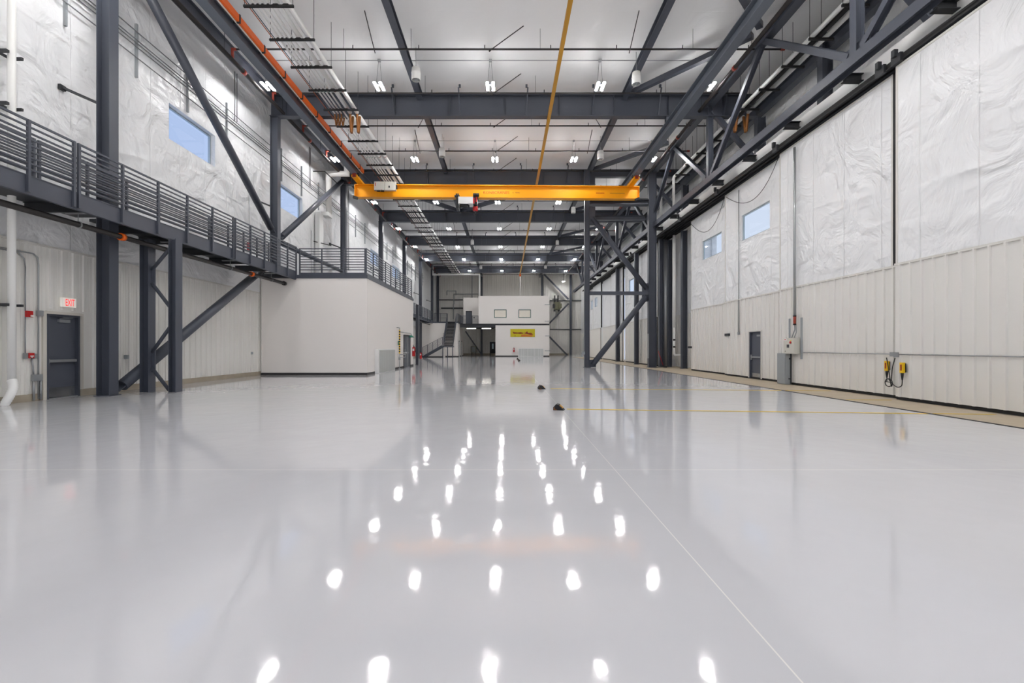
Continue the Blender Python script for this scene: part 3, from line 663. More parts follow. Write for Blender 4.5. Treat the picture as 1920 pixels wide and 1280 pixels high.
# ------------------------------------------------------------------ white room on the left (with roof terrace)
RX, RY0, RY1, RZ = -6.67, 21.74, 32.5, 4.78
DRM = (29.4, 31.35)
t = thing('white_room', 'white boxed room against the left wall with a railed roof', 'room', (-9.2, 27, 0))
mb = MB(); mb.box(XL + .06, RX, RY0, RY1, .0, 4.62)
mb.build('walls', 'room', t)
MB().box(XL + .06, RX + .03, RY0 - .03, RY1, 4.62, RZ).build('roof_edge', 'steel', t)
MB().box(XL + .06, RX + .012, RY0 - .012, RY0, .0, .11).box(RX, RX + .012, RY0, 23.0, .0, .11).box(RX, RX + .012, 26.5, DRM[0], 0, .11).box(RX, RX + .012, DRM[1], RY1, 0, .11).build('wall_base', 'base', t)
B(XL + .065, XL + .1, RY0 - .02, RY0, 0.1, 4.5).build('corner_trim', 'trim', t)
dd = MB().box(RX, RX + .05, DRM[0], DRM[0] + .08, 0, 2.14).box(RX, RX + .05, DRM[1] - .08, DRM[1], 0, 2.14).box(RX, RX + .05, DRM[0], DRM[1], 2.06, 2.14).build('door', 'dark', t)
MB().box(RX + .002, RX + .02, DRM[0] + .08, DRM[1] - .08, .01, 2.06).build('door_leaf', 'door', dd)
MB().box(RX + .02, RX + .07, DRM[0] + .2, DRM[0] + .26, .95, 1.2).box(RX + .02, RX + .06, 30.3, 30.34, .02, 2.05).build('door_handle', 'galv', dd)
railing('railing along the front edge of the white room roof', (-9.9, RY0 + .05), (-6.76, RY0 + .05), RZ, [0, 1.05, 2.1, 3.12], h=1.28, drop=0)
railing('railing along the long side edge of the white room roof', (RX - .04, 21.75), (RX - .04, 32.45), RZ, [i * 1.15 for i in range(10)], h=1.28, drop=0)
def ribbed_panel(x0, x1, y0, y1, z1, label, face):
    t = thing('ribbed_panel', label, 'panel', ((x0 + x1) / 2, (y0 + y1) / 2, 0), 'low ribbed panels')
    MB().box(x0, x1, y0, y1, 0, z1).build('casing', 'white', t)
    mb = MB()
    if face == 'x':
        y = y0 + .12
        while y < y1 - .06: mb.box(x1, x1 + .025, y, y + .1, .03, z1 - .06); y += .14
    else:
        x = x0 + .12
        while x < x1 - .06: mb.box(x, x + .1, y0 - .02, y0, .03, z1 - .06); x += .17
    mb.build('rib_sheet', 'ribgrey', t); return t
ribbed_panel(RX, RX + .2, 23.0, 26.4, 1.24, 'low white ribbed panel standing against the side of the white room', 'x')
# emergency shower
sx, sy = -6.53, 27.75
t = thing('emergency_shower', 'emergency shower with black and yellow striped pole and green shower head', 'shower', (sx, sy, 0))
mb = MB(); mb.cur = 2; mb.tube((sx, sy, .02), (sx, sy, .95), .025, 12)
z = .95; i = 0
while z < 2.35: mb.cur = i % 2; mb.tube((sx, sy, z), (sx, sy, z + .075), .045, 12); z += .075; i += 1
mb.cur = 2; mb.path([(sx, sy, 2.35), (sx, sy, 2.5), (sx - .1, sy, 2.52), (sx - .12, sy - .2, 2.52)], .022, 10); mb.cur = 2; mb.tube((sx, sy, 0), (sx, sy, .03), .1, 14)
mb.build('striped_pole', ['ylw', 'black', 'galv'], t)
MB().path([(sx, sy, 2.26), (sx, 31.0, 2.26), (sx, 31.15, 2.2), (sx, 31.15, 2.1)], .025, 10).build('shower_arm', 'galv', t)
mb = MB(); ang = [2 * math.pi * i / 18 for i in range(18)]
for r, z in ((.03, 2.14), (.1, 2.1), (.2, 2.0), (.19, 1.99)): mb.v += [V(sx + r * math.cos(a), 31.15 + r * math.sin(a), z) for a in ang]
for i in range(3):
    for j in range(18): mb.face([i * 18 + j, i * 18 + (j + 1) % 18, (i + 1) * 18 + (j + 1) % 18, (i + 1) * 18 + j], True)
mb.build('shower_head', 'green', t)
MB().path([(sx, sy, .88), (sx + .1, 28.2, .88), (sx + .1, 28.9, .88)], .025, 10).tube((sx, sy, .55), (sx, sy, .75), .06, 12).tube((sx + .1, 28.9, .7), (sx + .1, 28.9, .92), .025, 10).path([(sx, sy, .7), (sx + .1, 28.9, .7)], .02, 8).build('supply_pipe', 'galv', t)
mb = MB()
for r, z in ((.05, .9), (.16, .96), (.2, 1.02), (.18, 1.02), (.06, .93)): mb.v += [V(sx + .14 + r * math.cos(a), 28.9 + r * math.sin(a), z) for a in ang]
for i in range(4):
    for j in range(18): mb.face([i * 18 + j, i * 18 + (j + 1) % 18, (i + 1) * 18 + (j + 1) % 18, (i + 1) * 18 + j], True)
mb.build('eyewash_bowl', 'kick', t)
B(sx - .08, sx - .05, sy - .1, sy + .1, 1.45, 1.7).build('instruction_plate', 'green', t)
def extinguisher(x, y, z, s, label):
    t = thing('fire_extinguisher', label, 'extinguisher', (x, y, z), 'fire extinguishers')
    r = .085 * s
    MB().path([(x, y, z), (x, y, z + .03 * s), (x, y, z + .42 * s), (x, y, z + .47 * s), (x, y, z + .5 * s)], [r * .93, r, r, r * .7, r * .3], 16).build('cylinder', 'red', t)
    MB().box(x - .02, x + .02, y - .05, y + .02, z + .5 * s, z + .56 * s).bar((x, y - .1, z + .57 * s), (x, y + .05, z + .6 * s), .02, .02).build('valve', 'dark', t)
    MB().path([(x, y, z + .53 * s), (x + .09 * s, y - .03, z + .45 * s), (x + .1 * s, y - .03, z + .2 * s)], .014, 8).build('hose', 'black', t)
    MB().box(x - r * .5, x + r * .5, y - r * 1.03, y - r * .6, z + .28 * s, z + .4 * s).build('label_sleeve', 'white', t); return t
extinguisher(-6.58, 32.2, .68, 1.35, 'red fire extinguisher hung at the far corner of the white room')
extinguisher(-6.45, 34.2, .45, .95, 'smaller red fire extinguisher just beyond the white room corner')
hcol(-6.72, 34.2, 0, 4.5, .2, .2, 'slim charcoal post just behind the white room corner', 'far walkway posts')

# ------------------------------------------------------------------ far walkway, second room, stairs
t = thing('walkway', 'far charcoal walkway along the left wall, reaching the stair room', 'walkway', (-10.5, 48, 4.57))
MB().box(-10.86, -10.06, 33, 61.9, 4.87, 4.95).build('deck', 'dark', t)
MB().box(-10.06, -10.035, 33, 61.9, 4.56, 4.95).box(-10.12, -10.03, 33, 61.9, 4.55, 4.575).build('fascia_channel', 'steel', t)
for i in range(13): MB().ibeam((XL + .06, 34 + i * 2.2, 4.74), (-10.07, 34 + i * 2.2, 4.74), .09, .24).build('joist', 'dark', t)
for i, (a, n) in enumerate(((43.2, 6), (49.2, 6), (55.2, 6))):
    railing('%s railing section of the far walkway' % SN[i], (-10.0, a), (-10.0, a + 5.9), ZD, [j * 1.18 for j in range(n)], toe=False, drop=.3)
hcol(-10.2, 52.6, 0, 4.54, .26, .3, 'charcoal post under the far walkway, left of the stairs', 'far walkway posts')
hcol(-10.75, 56.5, 0, 4.54, .2, .3, 'charcoal post under the far walkway, nearer the wall', 'far walkway posts')
t = thing('sprinkler_pipe', 'sprinkler pipe hung under the far walkway', 'pipe', (-10.4, 48, 4.33)); MB().tube((-10.4, 33.2, 4.35), (-10.4, 61.5, 4.35), .06, 10).build('pipe', 'pipe', t)
t = thing('stair_room', 'white boxed room at the far left behind the stairs', 'room', (-9.2, 66, 0))
MB().box(XL + .06, RX, 62, 70, 0, 4.6).build('walls', 'room', t)
MB().box(XL + .06, RX + .03, 61.97, 70, 4.6, 4.78).build('roof_edge', 'steel', t)
MB().box(RX, RX + .012, 62, 70, 0, .11).box(XL + .06, RX + .012, 61.985, 62, 0, .11).build('wall_base', 'base', t)
for y0 in (63.4, 66.6):
    f = MB().box(RX, RX + .04, y0, y0 + 1, 0, 2.2).build('door', 'dark', t); B(RX + .04, RX + .05, y0 + .08, y0 + .92, .02, 2.1).build('door_leaf', 'white', f)
t = thing('low_white_wall_block', 'lower white block under the stair flight at the far left', 'room', (-10, 60, 0))
MB().box(XL + .06, -8.35, 59.6, 61.98, 0, 3.2).build('walls', 'room', t); B(XL + .06, -8.34, 59.58, 59.6, 0, .1).build('wall_base', 'base', t)
railing('railing on the stair room roof left of the stair head', (-9.9, 62.1), (-8.15, 62.1), RZ, [0, .87, 1.74], drop=0, toe=False)
railing('railing along the side of the stair room roof', (RX - .05, 62.3), (RX - .05, 69.9), RZ, [i * 1.08 for i in range(8)], drop=0)
# stairs
t = thing('steel_stairs', 'charcoal steel staircase in two flights with a landing at the far left', 'stairs', (-8, 58.5, 0))
YA, YBn = 56.9, 58.1
for i in range(8):
    z = .18 * (i + 1); x = -10.45 + .3 * i; B(x, x + .3, YA + .03, YBn - .03, z - .04, z).build('tread', 'tread', t)
for y in (YA, YBn): MB().bar((-10.5, y, .06), (-8.06, y, 1.42), .03, .28, up=(0, 0, 1)).build('stringer', 'steel', t)
B(-8.06, -6.72, YA, YBn, 1.3, 1.45).build('landing', 'steel', t)
for x in (-8.0, -7.4, -6.78): B(x - .05, x + .05, YA + .05, YA + .15, 0, 1.3).build('leg', 'steel', t)
for i in range(17):
    z = 1.45 + .1958 * (i + 1) - .02; y = YBn + .225 * i; MB().box(-8.0, -6.9, y, y + .26, z - .04, z).box(-8.0, -6.9, y + .24, y + .26, z - .15, z).build('tread', 'tread', t)
for x in (-8.04, -6.86): MB().bar((x, YBn - .05, 1.4), (x, 61.95, 4.72), .035, .3, up=(0, 0, 1)).build('stringer', 'steel', t)
stairs = bpy.data.objects['steel_stairs']; railing('sloped railing of the lower stair flight', (-10.5, YA - .03), (-8.0, YA - .03), .2, [0, .62, 1.25, 1.87, 2.48], h=1.1, drop=.05, nr=6, toe=False, zd1=1.5, parent=stairs)
stairs = bpy.data.objects['steel_stairs']; railing('left sloped railing of the upper stair flight', (-8.06, YBn), (-8.06, 61.9), 1.5, [0, .95, 1.9, 2.85, 3.8], h=1.1, drop=.05, nr=6, toe=False, zd1=4.8, parent=stairs)
stairs = bpy.data.objects['steel_stairs']; railing('right sloped railing of the upper stair flight', (-6.83, YBn), (-6.83, 61.9), 1.5, [0, .95, 1.9, 2.85, 3.8], h=1.1, drop=.05, nr=6, toe=False, zd1=4.8, parent=stairs)

# ------------------------------------------------------------------ two-storey block in the middle distance
GY = 64.0
BLK = t = thing('two_storey_block', 'white two-storey block at the end of the hall with two windows', 'room', (1.5, 70, 0))
WB = [(at(926.4, 0, GY).x, at(949.8, 0, GY).x), (at(972, 0, GY).x, at(995.5, 0, GY).x)]
WZ = (at(0, 595.6, GY).z, at(0, 580, GY).z)
mb = MB(); cells(mb, GY, GY + .3, (-3.94, 6.0), (4.6, 8.5), [(a, b, *WZ) for a, b in WB], axis='x')
mb.box(-3.94, 6, GY + .3, YB - .1, 8.2, 8.5).box(5.7, 6, GY + .3, YB - .1, 4.6, 8.2).box(-3.94, -3.64, GY + .3, YB - .1, 4.6, 8.2).box(-3.6, 5.7, YB - .4, YB - .1, 4.6, 8.2)
mb.build('upper_walls', 'room', t)
B(-1.575, 6, GY + .02, YB - .1, 0, 4.4).build('lower_walls', 'room', t)
MB().box(-6.55, 6.02, GY - .03, GY + .06, 4.4, 4.6).box(-6.55, -1.575, GY - .03, GY + .2, 4.05, 4.6).box(-6.55, 6.0, GY + .06, YB - .1, 4.4, 4.58).build('floor_edge', 'dark', t)
MB().box(-1.575, 2.0, GY, GY + .02, 0, .12).box(5.1, 6, GY, GY + .02, 0, .12).build('wall_base', 'base', t)
for i, (a, b) in enumerate(WB):
    mb = MB(); q = .1; mb.box(a, a + q, GY + .02, GY + .1, *WZ).box(b - q, b, GY + .02, GY + .1, *WZ).box(a + q, b - q, GY + .02, GY + .1, WZ[0], WZ[0] + q).box(a + q, b - q, GY + .02, GY + .1, WZ[1] - q, WZ[1])
    f = mb.build('window', 'teal', t); B(a + q, b - q, GY + .05, GY + .06, WZ[0] + q, WZ[1] - q).build('pane', 'glass', f)
t2 = thing('ceiling_fixture', 'lit ceiling panel inside the upper windowed storey', 'light', (1, 68, 8.1)); B(-2.5, 4.5, 66, 72, 8.12, 8.18).build('diffuser', 'tubelamp', t2)
o = B(-6.65, -3.95, 70, 76.0, 4.59, 8.9).build('walls', 'room', thing('recessed_room', 'white recessed room with a dark door beside the upper storey', 'room', (-5.3, 73, 4.6)))
rt = o.parent
a, b = at(873.3, 0, 70).x, at(885, 0, 70).x
f = MB().box(a, b, 69.94, 70, 4.6, 6.85).build('door', 'dark', rt); B(a + .1, b - .1, 69.92, 69.94, 4.62, 6.72).build('door_leaf', 'door', f)
B(b + .25, b + .4, 69.95, 70, 5.75, 5.95).build('alarm_device', 'dark', rt)
railing('short railing at the edge of the upper deck beside the two-storey block', (-6.5, GY + .05), (-4.0, GY + .05), 4.6, [0, .83, 1.66, 2.48], drop=0, toe=False)
p0 = at(957, 631.6, GY - .05); p1 = at(1003, 616.4, GY - .05)
t = thing('banner', 'yellow banner with dark red picture on the white block', 'banner', (p0.x, GY - .02, p0.z))
f = B(p0.x, p1.x, GY - .03, GY - .001, p0.z, p1.z).build('sheet', 'poster', t)
mb = MB(); y = GY - .034; w = p1.x - p0.x; hh = p1.z - p0.z
def blob(pts, m):
    MB().prism([(p0.x + u * w, y, p0.z + v * hh) for u, v in pts], (0, .004, 0)).build('printed_shape', m, f)
blob([(.09, .68), (.15, .6), (.3, .55), (.42, .6), (.55, .5), (.52, .42), (.4, .38), (.3, .42), (.13, .4)], 'poster_red')
blob([(.52, .5), (.62, .55), (.68, .72), (.72, .5), (.84, .52), (.93, .32), (.82, .26), (.62, .4)], 'poster_red')
blob([(.42, .05), (.45, .3), (.6, .33), (.75, .25), (.93, .22), (.88, .05)], 'poster_orange')
blob([(.16, .1), (.19, .22), (.22, .1)], 'poster_red')
ribbed_panel(at(971.5, 0, GY).x, at(1018.5, 0, GY).x, GY - .3, GY, 1.13, 'low white ribbed panel standing in front of the two-storey block', 'y')
extinguisher(at(963.6, 0, GY - .1).x, GY - .12, .6, 1.2, 'red fire extinguisher on the front of the two-storey block')
for i, (px0, px1, py) in enumerate(((1022, 1030, 571), (1022, 1030, 602), (1023, 1030, 629.5), (1022, 1030, 657.5))):
    a = at(px0, py, GY - .05); b = at(px1, py, GY - .05)
    MB().bar((a.x, GY - .05, a.z), (6.1, GY - .05, a.z), .05, .07).box(a.x - .03, a.x + .03, GY - .09, GY, a.z - .05, a.z + .05).build('wall_arm', 'grey', BLK)
for i, xx in enumerate((-5.6, -3.2)):
    t = thing('strip_light', 'lit strip light under the upper deck, %s of the pair' % ['left', 'right'][i], 'light', (xx, 72, 4.2), 'strip lights')
    B(xx - .75, xx + .75, 71.9, 72.1, 4.28, 4.38).build('housing', 'white', t); B(xx - .72, xx + .72, 71.92, 72.08, 4.2, 4.28).build('tube', 'tubelamp', t)
# end wall steel
for px, lab in ((903, 'left of the two-storey block'), (1016.6, 'behind the right end of the two-storey block'), (821, 'in the left corner'), (1070, 'right of the two-storey block')):
    hcol(at(px, 0, 76.4).x, 76.4, 0, 13.4, .4, .34, 'charcoal end wall column ' + lab, 'end wall columns', along='y')
def ebrace(a, b, lab, w=.26):
    p, q = at(*a, 76.2), at(*b, 76.2); tag(MB().bar(p, q, w, w).build('end_wall_brace', 'steel'), lab, 'brace', 'end wall braces')
ebrace((1020, 514), (1066, 561), 'dark diagonal brace at the top right of the end wall')
ebrace((1066, 569), (1030, 606), 'dark diagonal brace meeting the right side of the two-storey block')
ebrace((1030, 631), (1064, 666), 'dark diagonal brace low on the right of the end wall')
ebrace((873, 621), (902, 663), 'pale diagonal brace under the upper deck', .22)
def girt(a, b, lab, h):
    p, q = at(*a, 76.8), at(*b, 76.8); tag(MB().bar((p.x, 76.85, p.z), (q.x, 76.85, q.z), .14, h).build('wall_girt', 'dark'), lab, 'beam', 'end wall girts')
girt((822, 562), (868, 562), 'dark horizontal girt on the end wall above the stair head', .14)
girt((827, 577.5), (868, 577.5), 'grey horizontal beam on the end wall just above the stair head', .22)
girt((1031, 563.5), (1096, 563.5), 'dark horizontal girt at the upper right of the end wall', .16)
girt((1031, 617.5), (1096, 617.5), 'dark horizontal girt halfway up at the right of the end wall', .16)
for i, (pts, lab) in enumerate((([(838, 553), (838, 545), (855, 545), (855, 553)], 'thin dark pipe loop at the upper left of the end wall'), ([(851, 570), (851, 551), (897, 551)], 'thin dark pipe bending on the end wall left of the block'), ([(885, 516), (885, 558)], 'thin vertical pipe on the end wall left of the block'), ([(850, 598), (850, 570)], 'thin vertical pipe on the end wall behind the stair head'))):
    tag(MB().path([V(at(a, b, 76.7).x, 76.75, at(a, b, 76.7).z) for a, b in pts], .06, 8).build('wall_pipe', 'grey'), lab, 'pipe', 'end wall pipes')
t = thing('white_drain_pipe', 'white pipe crossing high at the far left, dropping beside the two-storey block', 'pipe', (-7, 66, 8.9))
MB().path([(at(812, 0, 66).x, 66, 13.0), (at(812, 0, 66).x, 66, 11.8), (-3.95, 66, 11.8), (-3.95, 66, 8.55)], .11, 12).build('pipe', 'pvc', t)
# electrical cabinet, glazed door, hoist rack
a = at(883, 661, 75.5); b = at(893, 649, 75.5)
t = thing('utility_cabinet', 'grey green utility cabinet under the upper deck', 'cabinet', (a.x, 75.5, 0)); MB().box(a.x, b.x, 75.3, 75.9, .42, b.z).build('body', 'camo', t); MB().box(a.x + .1, b.x - .1, 75.27, 75.3, .5, b.z - .1).build('cabinet_door', 'grey', t)
MB().box(a.x + .05, a.x + .12, 75.4, 75.8, 0, .42).box(b.x - .12, b.x - .05, 75.4, 75.8, 0, .42).build('leg', 'dark', t)
f = struct(MB().box(-2.85, -2.7, YB - .12, YB - .046, 0, 2.2).box(-1.8, -1.65, YB - .12, YB - .046, 0, 2.2).box(-2.7, -1.8, YB - .12, YB - .046, 2.05, 2.2).box(-2.7, -1.8, YB - .1, YB - .046, 0, 2.05).build('door_2', 'dark'))
struct(B(-2.5, -2.2, YB - .11, YB - .1, 1.0, 1.9).build('pane', 'glass_dark', f))
t = thing('hung_equipment', 'olive grey machine on two black forks against the end wall', 'equipment', (at(1044, 0, 75).x, 75.6, at(0, 583, 75).z))
def eb(x0, y0, x1, y1, ya, yb_, n, m):
    a, b = at(x0, y1, 75.2), at(x1, y0, 75.2); return B(a.x, b.x, ya, yb_, a.z, b.z).build(n, m, t)
eb(1040, 566, 1051, 580, 75.2, 76.4, 'motor', 'camo'); eb(1047, 569, 1053, 577, 75.0, 76.0, 'side_drum', 'camo'); eb(1037, 570, 1041, 577, 75.1, 76.0, 'side_drum', 'dark')
eb(1040, 553, 1042, 568, 75.6, 76.2, 'fork', 'black'); eb(1046, 553, 1048, 568, 75.6, 76.2, 'fork', 'black'); eb(1037, 559, 1049, 560, 75.7, 76.6, 'cross_bar', 'dark'); eb(1039, 580, 1042, 583, 75.3, 76.0, 'foot', 'dark'); eb(1047, 580, 1050, 583, 75.3, 76.0, 'foot', 'dark')

# ------------------------------------------------------------------ right side: sliding hangar doors
ZDT = 8.5; ZL = 3.44
def hangar_door(x, y0, y1, label, win=None, door=None, th=.13, conduits=(), gap=0.03):
    t = thing('hangar_door_leaf', label, 'hangar door', (x + th / 2, (y0 + y1) / 2, 0), 'sliding hangar door leaves')
    holes = [win] if win else []; dh = [door] if door else []
    mb = MB(); cells(mb, x, x + th, (y0 + gap, y1), (ZL, ZDT), holes); mb.build('insulation_panel', 'insul', t)
    B(x - .012, x + th, y0, y0 + gap, ZL + .03, ZDT).build('edge_frame', 'black', t)
    B(x - .065, x - .02, y0, y0 + .05, .012, ZL - .03).build('edge_seal', 'black', t)
    mb = MB(); cells(mb, x - .02, x + th, (y0, y1), (.09, ZL), dh)
    y = y0 + .2
    while y < y1 - .04:
        z0 = door[3] + .06 if door and door[0] - .06 < y < door[1] + .06 else .09
        mb.prism([(x - .02, y - .03, z0), (x - .062, y - .02, z0), (x - .062, y + .02, z0), (x - .02, y + .03, z0)], (0, 0, ZL - z0)); y += .305
    mb.build('liner_panel', 'liner', t)
    MB().box(x - .06, x - .02, y0, y1, ZL - .02, ZL + .03).box(x - .02, x, y0 + gap, y0 + gap + .05, ZL + .03, ZDT).box(x - .02, x, y1 - .05, y1, ZL + .03, ZDT).box(x - .02, x, y0 + gap + .05, y1 - .05, ZDT - .05, ZDT).build('edge_trim', 'trim', t)
    B(x + .005, x + th - .005, y0, y1, .012, .09).build('bottom_seal', 'black', t)
    if win:
        a, b, c, d = win; q = .05
        mb = MB(); mb.box(x + .06, x + .12, a, a + q, c, d).box(x + .06, x + .12, b - q, b, c, d).box(x + .06, x + .12, a + q, b - q, c, c + q).box(x + .06, x + .12, a + q, b - q, d - q, d)
        f = mb.build('window', 'alu', t); B(x + .08, x + .09, a + q, b - q, c + q, d - q).build('pane', 'glass', f)
    if door:
        a, b, c, d = door
        f = MB().box(x - .05, x + th, a, a + .05, .02, d).box(x - .03, x + th, b - .05, b, .02, d).box(x - .03, x + th, a + .05, b - .05, d - .05, d).build('access_door', 'steel', t)
        B(x + .03, x + .08, a + .05, b - .05, .03, d - .05).build('door_leaf', 'door', f)
        MB().bar((x - .01, a + .08, .92), (x - .01, b - .1, .92), .04, .06).box(x - .03, x + .03, b - .16, b - .09, .8, 1.02).build('panic_bar', 'galv', f)
        MB().box(x - .02, x + .03, a + .1, a + .36, d - .2, d - .13).build('closer', 'galv', f)
        MB().box(x - .06, x - .03, a - .06, a, .05, d + .04).box(x - .06, x - .03, b, b + .06, .05, d + .04).box(x - .06, x - .03, a, b, d, d + .05).build('door_casing', 'trim', f)
        B(x + .022, x + .03, a + .08, b - .08, .05, .25).build('kick_plate', 'kick', f)
    for yy, z0, z1 in conduits:
        MB().tube((x - .05, yy, z0), (x - .05, yy, z1), .02, 8).box(x - .09, x - .02, yy - .05, yy + .05, z0 - .06, z0 + .06).build('conduit', 'galv', t)
    return t
hangar_door(9.95, 6.4, 11.62, 'nearest sliding hangar door leaf, white above ribbed panel at the right edge')
hangar_door(10.15, 11.7, 16.9, 'second hangar door leaf from the camera, carrying the beige control box', gap=.24)
hangar_door(10.35, 16.75, 21.55, 'third hangar door leaf, with the grey personnel door and one window', win=(17.9, 20.05, 6.0, 7.12), door=(18.45, 19.35, 0.02, 1.98), gap=.2, conduits=((20.2, 1.95, 8.3),))
hangar_door(10.55, 21.4, 26.0, 'fourth hangar door leaf, with a window and no personnel door', win=(22.35, 24.55, 6.0, 7.02), gap=.2)
for i, (a, b, w) in enumerate(((31.3, 35.95, (31.6, 33.7, 6.0, 7.1)), (36.0, 40.65, (37.3, 39.5, 6.0, 7.1)), (40.7, 45.35, None), (45.4, 50.05, None), (50.1, 54.75, (52.2, 53.9, 6.0, 7.1)), (54.8, 59.4, (55.6, 57.2, 6.0, 7.1)))):
    hangar_door(10.4 + .2 * (i % 2), a, b, 'far hangar door leaf beyond the braced frame, %s of six%s' % (ORD[i], ', with a window' if w else ', no window'), win=w)
t = thing('door_track', 'long black overhead track above the sliding hangar doors', 'track', (10.3, 30, 8.52))
mb = MB().box(9.88, 10.9, 6.4, 59.4, 8.6, 8.68)
for x in (9.88, 10.08, 10.28, 10.48, 10.68, 10.88): mb.box(x, x + .03, 6.4, 59.4, 8.54, 8.62)
mb.build('track_channels', 'black', t)
for yy in (11.5, 12.0, 16.7, 21.4, 26.0, 31.3, 36): MB().box(9.82, 9.9, yy - .14, yy + .14, 8.5, 8.72).box(9.75, 9.85, yy - .05, yy + .05, 8.66, 8.84).build('roller_housing', 'dark', t)
t = thing('header_strip', 'white insulated header strip above the hangar door track', 'header', (10.44, 30, 8.7))
mb = MB()
for i in range(18): mb.box(10.38, 10.5, 7.8 + i * 2.82, 7.8 + i * 2.82 + 2.7, 8.7, 9.42)
mb.build('strip', 'white', t)
t = thing('header_soffit', 'pale soffit behind the hangar door header', 'soffit', (11.4, 30, 8.8)); MB().box(10.5, XR - .01, 6.5, 60.3, 8.76, 8.85).build('board', 'trim', t)
struct(B(10.4, XR + .25, 59.45, 60.4, 0, 8.74).build('wall_end_pier', 'liner'))

# header truss
XT = 9.7; ZT0, ZT1 = 9.3, 12.95
t = thing('door_header_truss', 'long charcoal truss above the hangar doors on the right', 'truss', (XT, 35, ZT0 - .15))
MB().ibeam((XT, 3.5, ZT0), (XT, 66, ZT0), .3, .28, up=(1, 0, 0)).build('bottom_chord', 'steel', t)
MB().ibeam((XT, 3.5, ZT1), (XT, 66, ZT1), .32, .36).build('top_chord', 'steel', t)
nodes = [CZ[k] for k in range(6)]
for k, yy in enumerate(nodes):
    MB().ibeam((XT, yy, ZT0 + .16), (XT, yy, ZT1 - .18), .24, .24, up=(1, 0, 0)).build('vertical_post', 'steel', t)
    for s in (-1, 1):
        MB().ibeam((XT, yy + s * .25, ZT0 + .2), (XT, yy + s * 4.45, ZT1 - .15), .2, .2, up=(1, 0, 0)).build('diagonal', 'steel', t)
    MB().box(XT - .02, XT + .02, yy - .45, yy + .45, ZT0 + .1, ZT0 + .45).build('gusset', 'steel', t)
for i in range(18):
    yy = 7.68 + i * 2.82
    MB().ibeam((XT + .15, yy, 9.2), (10.38, yy, 9.2), .2, .22).build('outrigger', 'dark', t)
for k in range(6):
    MB().bar((XT + .1, CZ[k], 12.6), (11.88, CZ[k], 10.25), .2, .2).build('cross_brace', 'steel', t)
for i, yy in enumerate((8.0, CZ[0], 17.3, CZ[1], CZ[2], CZ[3], CZ[4], CZ[5])):
    hcol(12.1, yy, 8.86, 12.3 if yy in CZ else 13.3, .4, .3, 'dark column against the upper right wall above the doors, %s from the camera' % ORD[i], 'upper right wall columns')
o = MB().ibeam((12.1, 2, 12.62), (12.1, 66, 12.62), .3, .45).build('eave_beam', 'steel'); tag(o, 'charcoal eave beam along the top of the right wall', 'beam')

# braced frame standing in the hall on the right
FY = 29.75
t = thing('braced_frame', 'tall charcoal braced frame standing in the hall on the right', 'frame', (7.5, FY, 0))
xa, xb = 5.24, 9.5
MB().ibeam((xa, FY, 0), (xa, FY, 12.9), .34, .32, up=(1, 0, 0)).build('column', 'steel', t)
MB().ibeam((xb, FY, 0), (xb, FY, 12.75), .34, .5, up=(1, 0, 0)).build('column', 'steel', t)
MB().ibeam((xa + .16, FY, 10.75), (xb - .25, FY, 10.75), .5, .32).build('cross_beam', 'steel', t)
MB().ibeam((xa + .16, FY + .7, 9.95), (xb - .25, FY + .7, 9.95), .3, .28).build('cross_beam', 'steel', t)
MB().bar((xa + .16, FY, 4.85), (xb - .25, FY, 4.85), .2, .22).build('middle_strut', 'steel', t)
g = V(xa + .35, FY, 9.75); h_ = V(xb - .35, FY, 5.15)
MB().tube(g, h_, .17, 18).build('diagonal_brace', 'steel', t)
MB().tube((xb - .4, FY, 4.6), (xa + .35, FY, .15), .18, 18).build('diagonal_brace', 'steel', t)
for q in ((xa + .1, xa + .55, 9.3, 10.5), (xb - .65, xb - .2, 4.3, 5.5), (xa + .12, xa + .6, .02, .5)): B(q[0], q[1], FY - .03, FY + .03, q[2], q[3]).build('gusset', 'steel', t)
for q in ((xa, .22), (xb, .32)): B(q[0] - q[1], q[0] + q[1], FY - .24, FY + .24, 0, .025).build('base_plate', 'steel', t)
tag(MB().box(xa - .3, xa - .16, FY - .2, FY + .1, .85, 1.05).box(xa - .36, xa - .3, FY - .12, FY - .04, .7, .95).tube((xa - .26, FY - .15, .95), (xa - .26, FY - .15, 2.0), .016, 6).build('outlet_box', 'grey'), 'small grey outlet boxes on the left column of the braced frame', 'outlet')
MB_ = MB().box(xb - .33, xb - .26, FY - .2, FY - .08, .6, 2.2); tag(MB_.build('outlet_box', 'galv'), 'narrow grey conduit box on the right column of the braced frame', 'outlet')
# broom-like squeegee lying at the right foot
t = thing('floor_broom', 'red handled broom leaning at the foot of the right frame column', 'broom', (10.0, 29.6, 0))
MB().tube((9.83, 29.55, 1.1), (10.15, 29.5, .12), .016, 8).build('handle', 'red', t); MB().obox((10.2, 29.5, .07), (.18, 0, -.03), (0, .06, 0), (.01, 0, .05)).build('brush', 'dark', t)

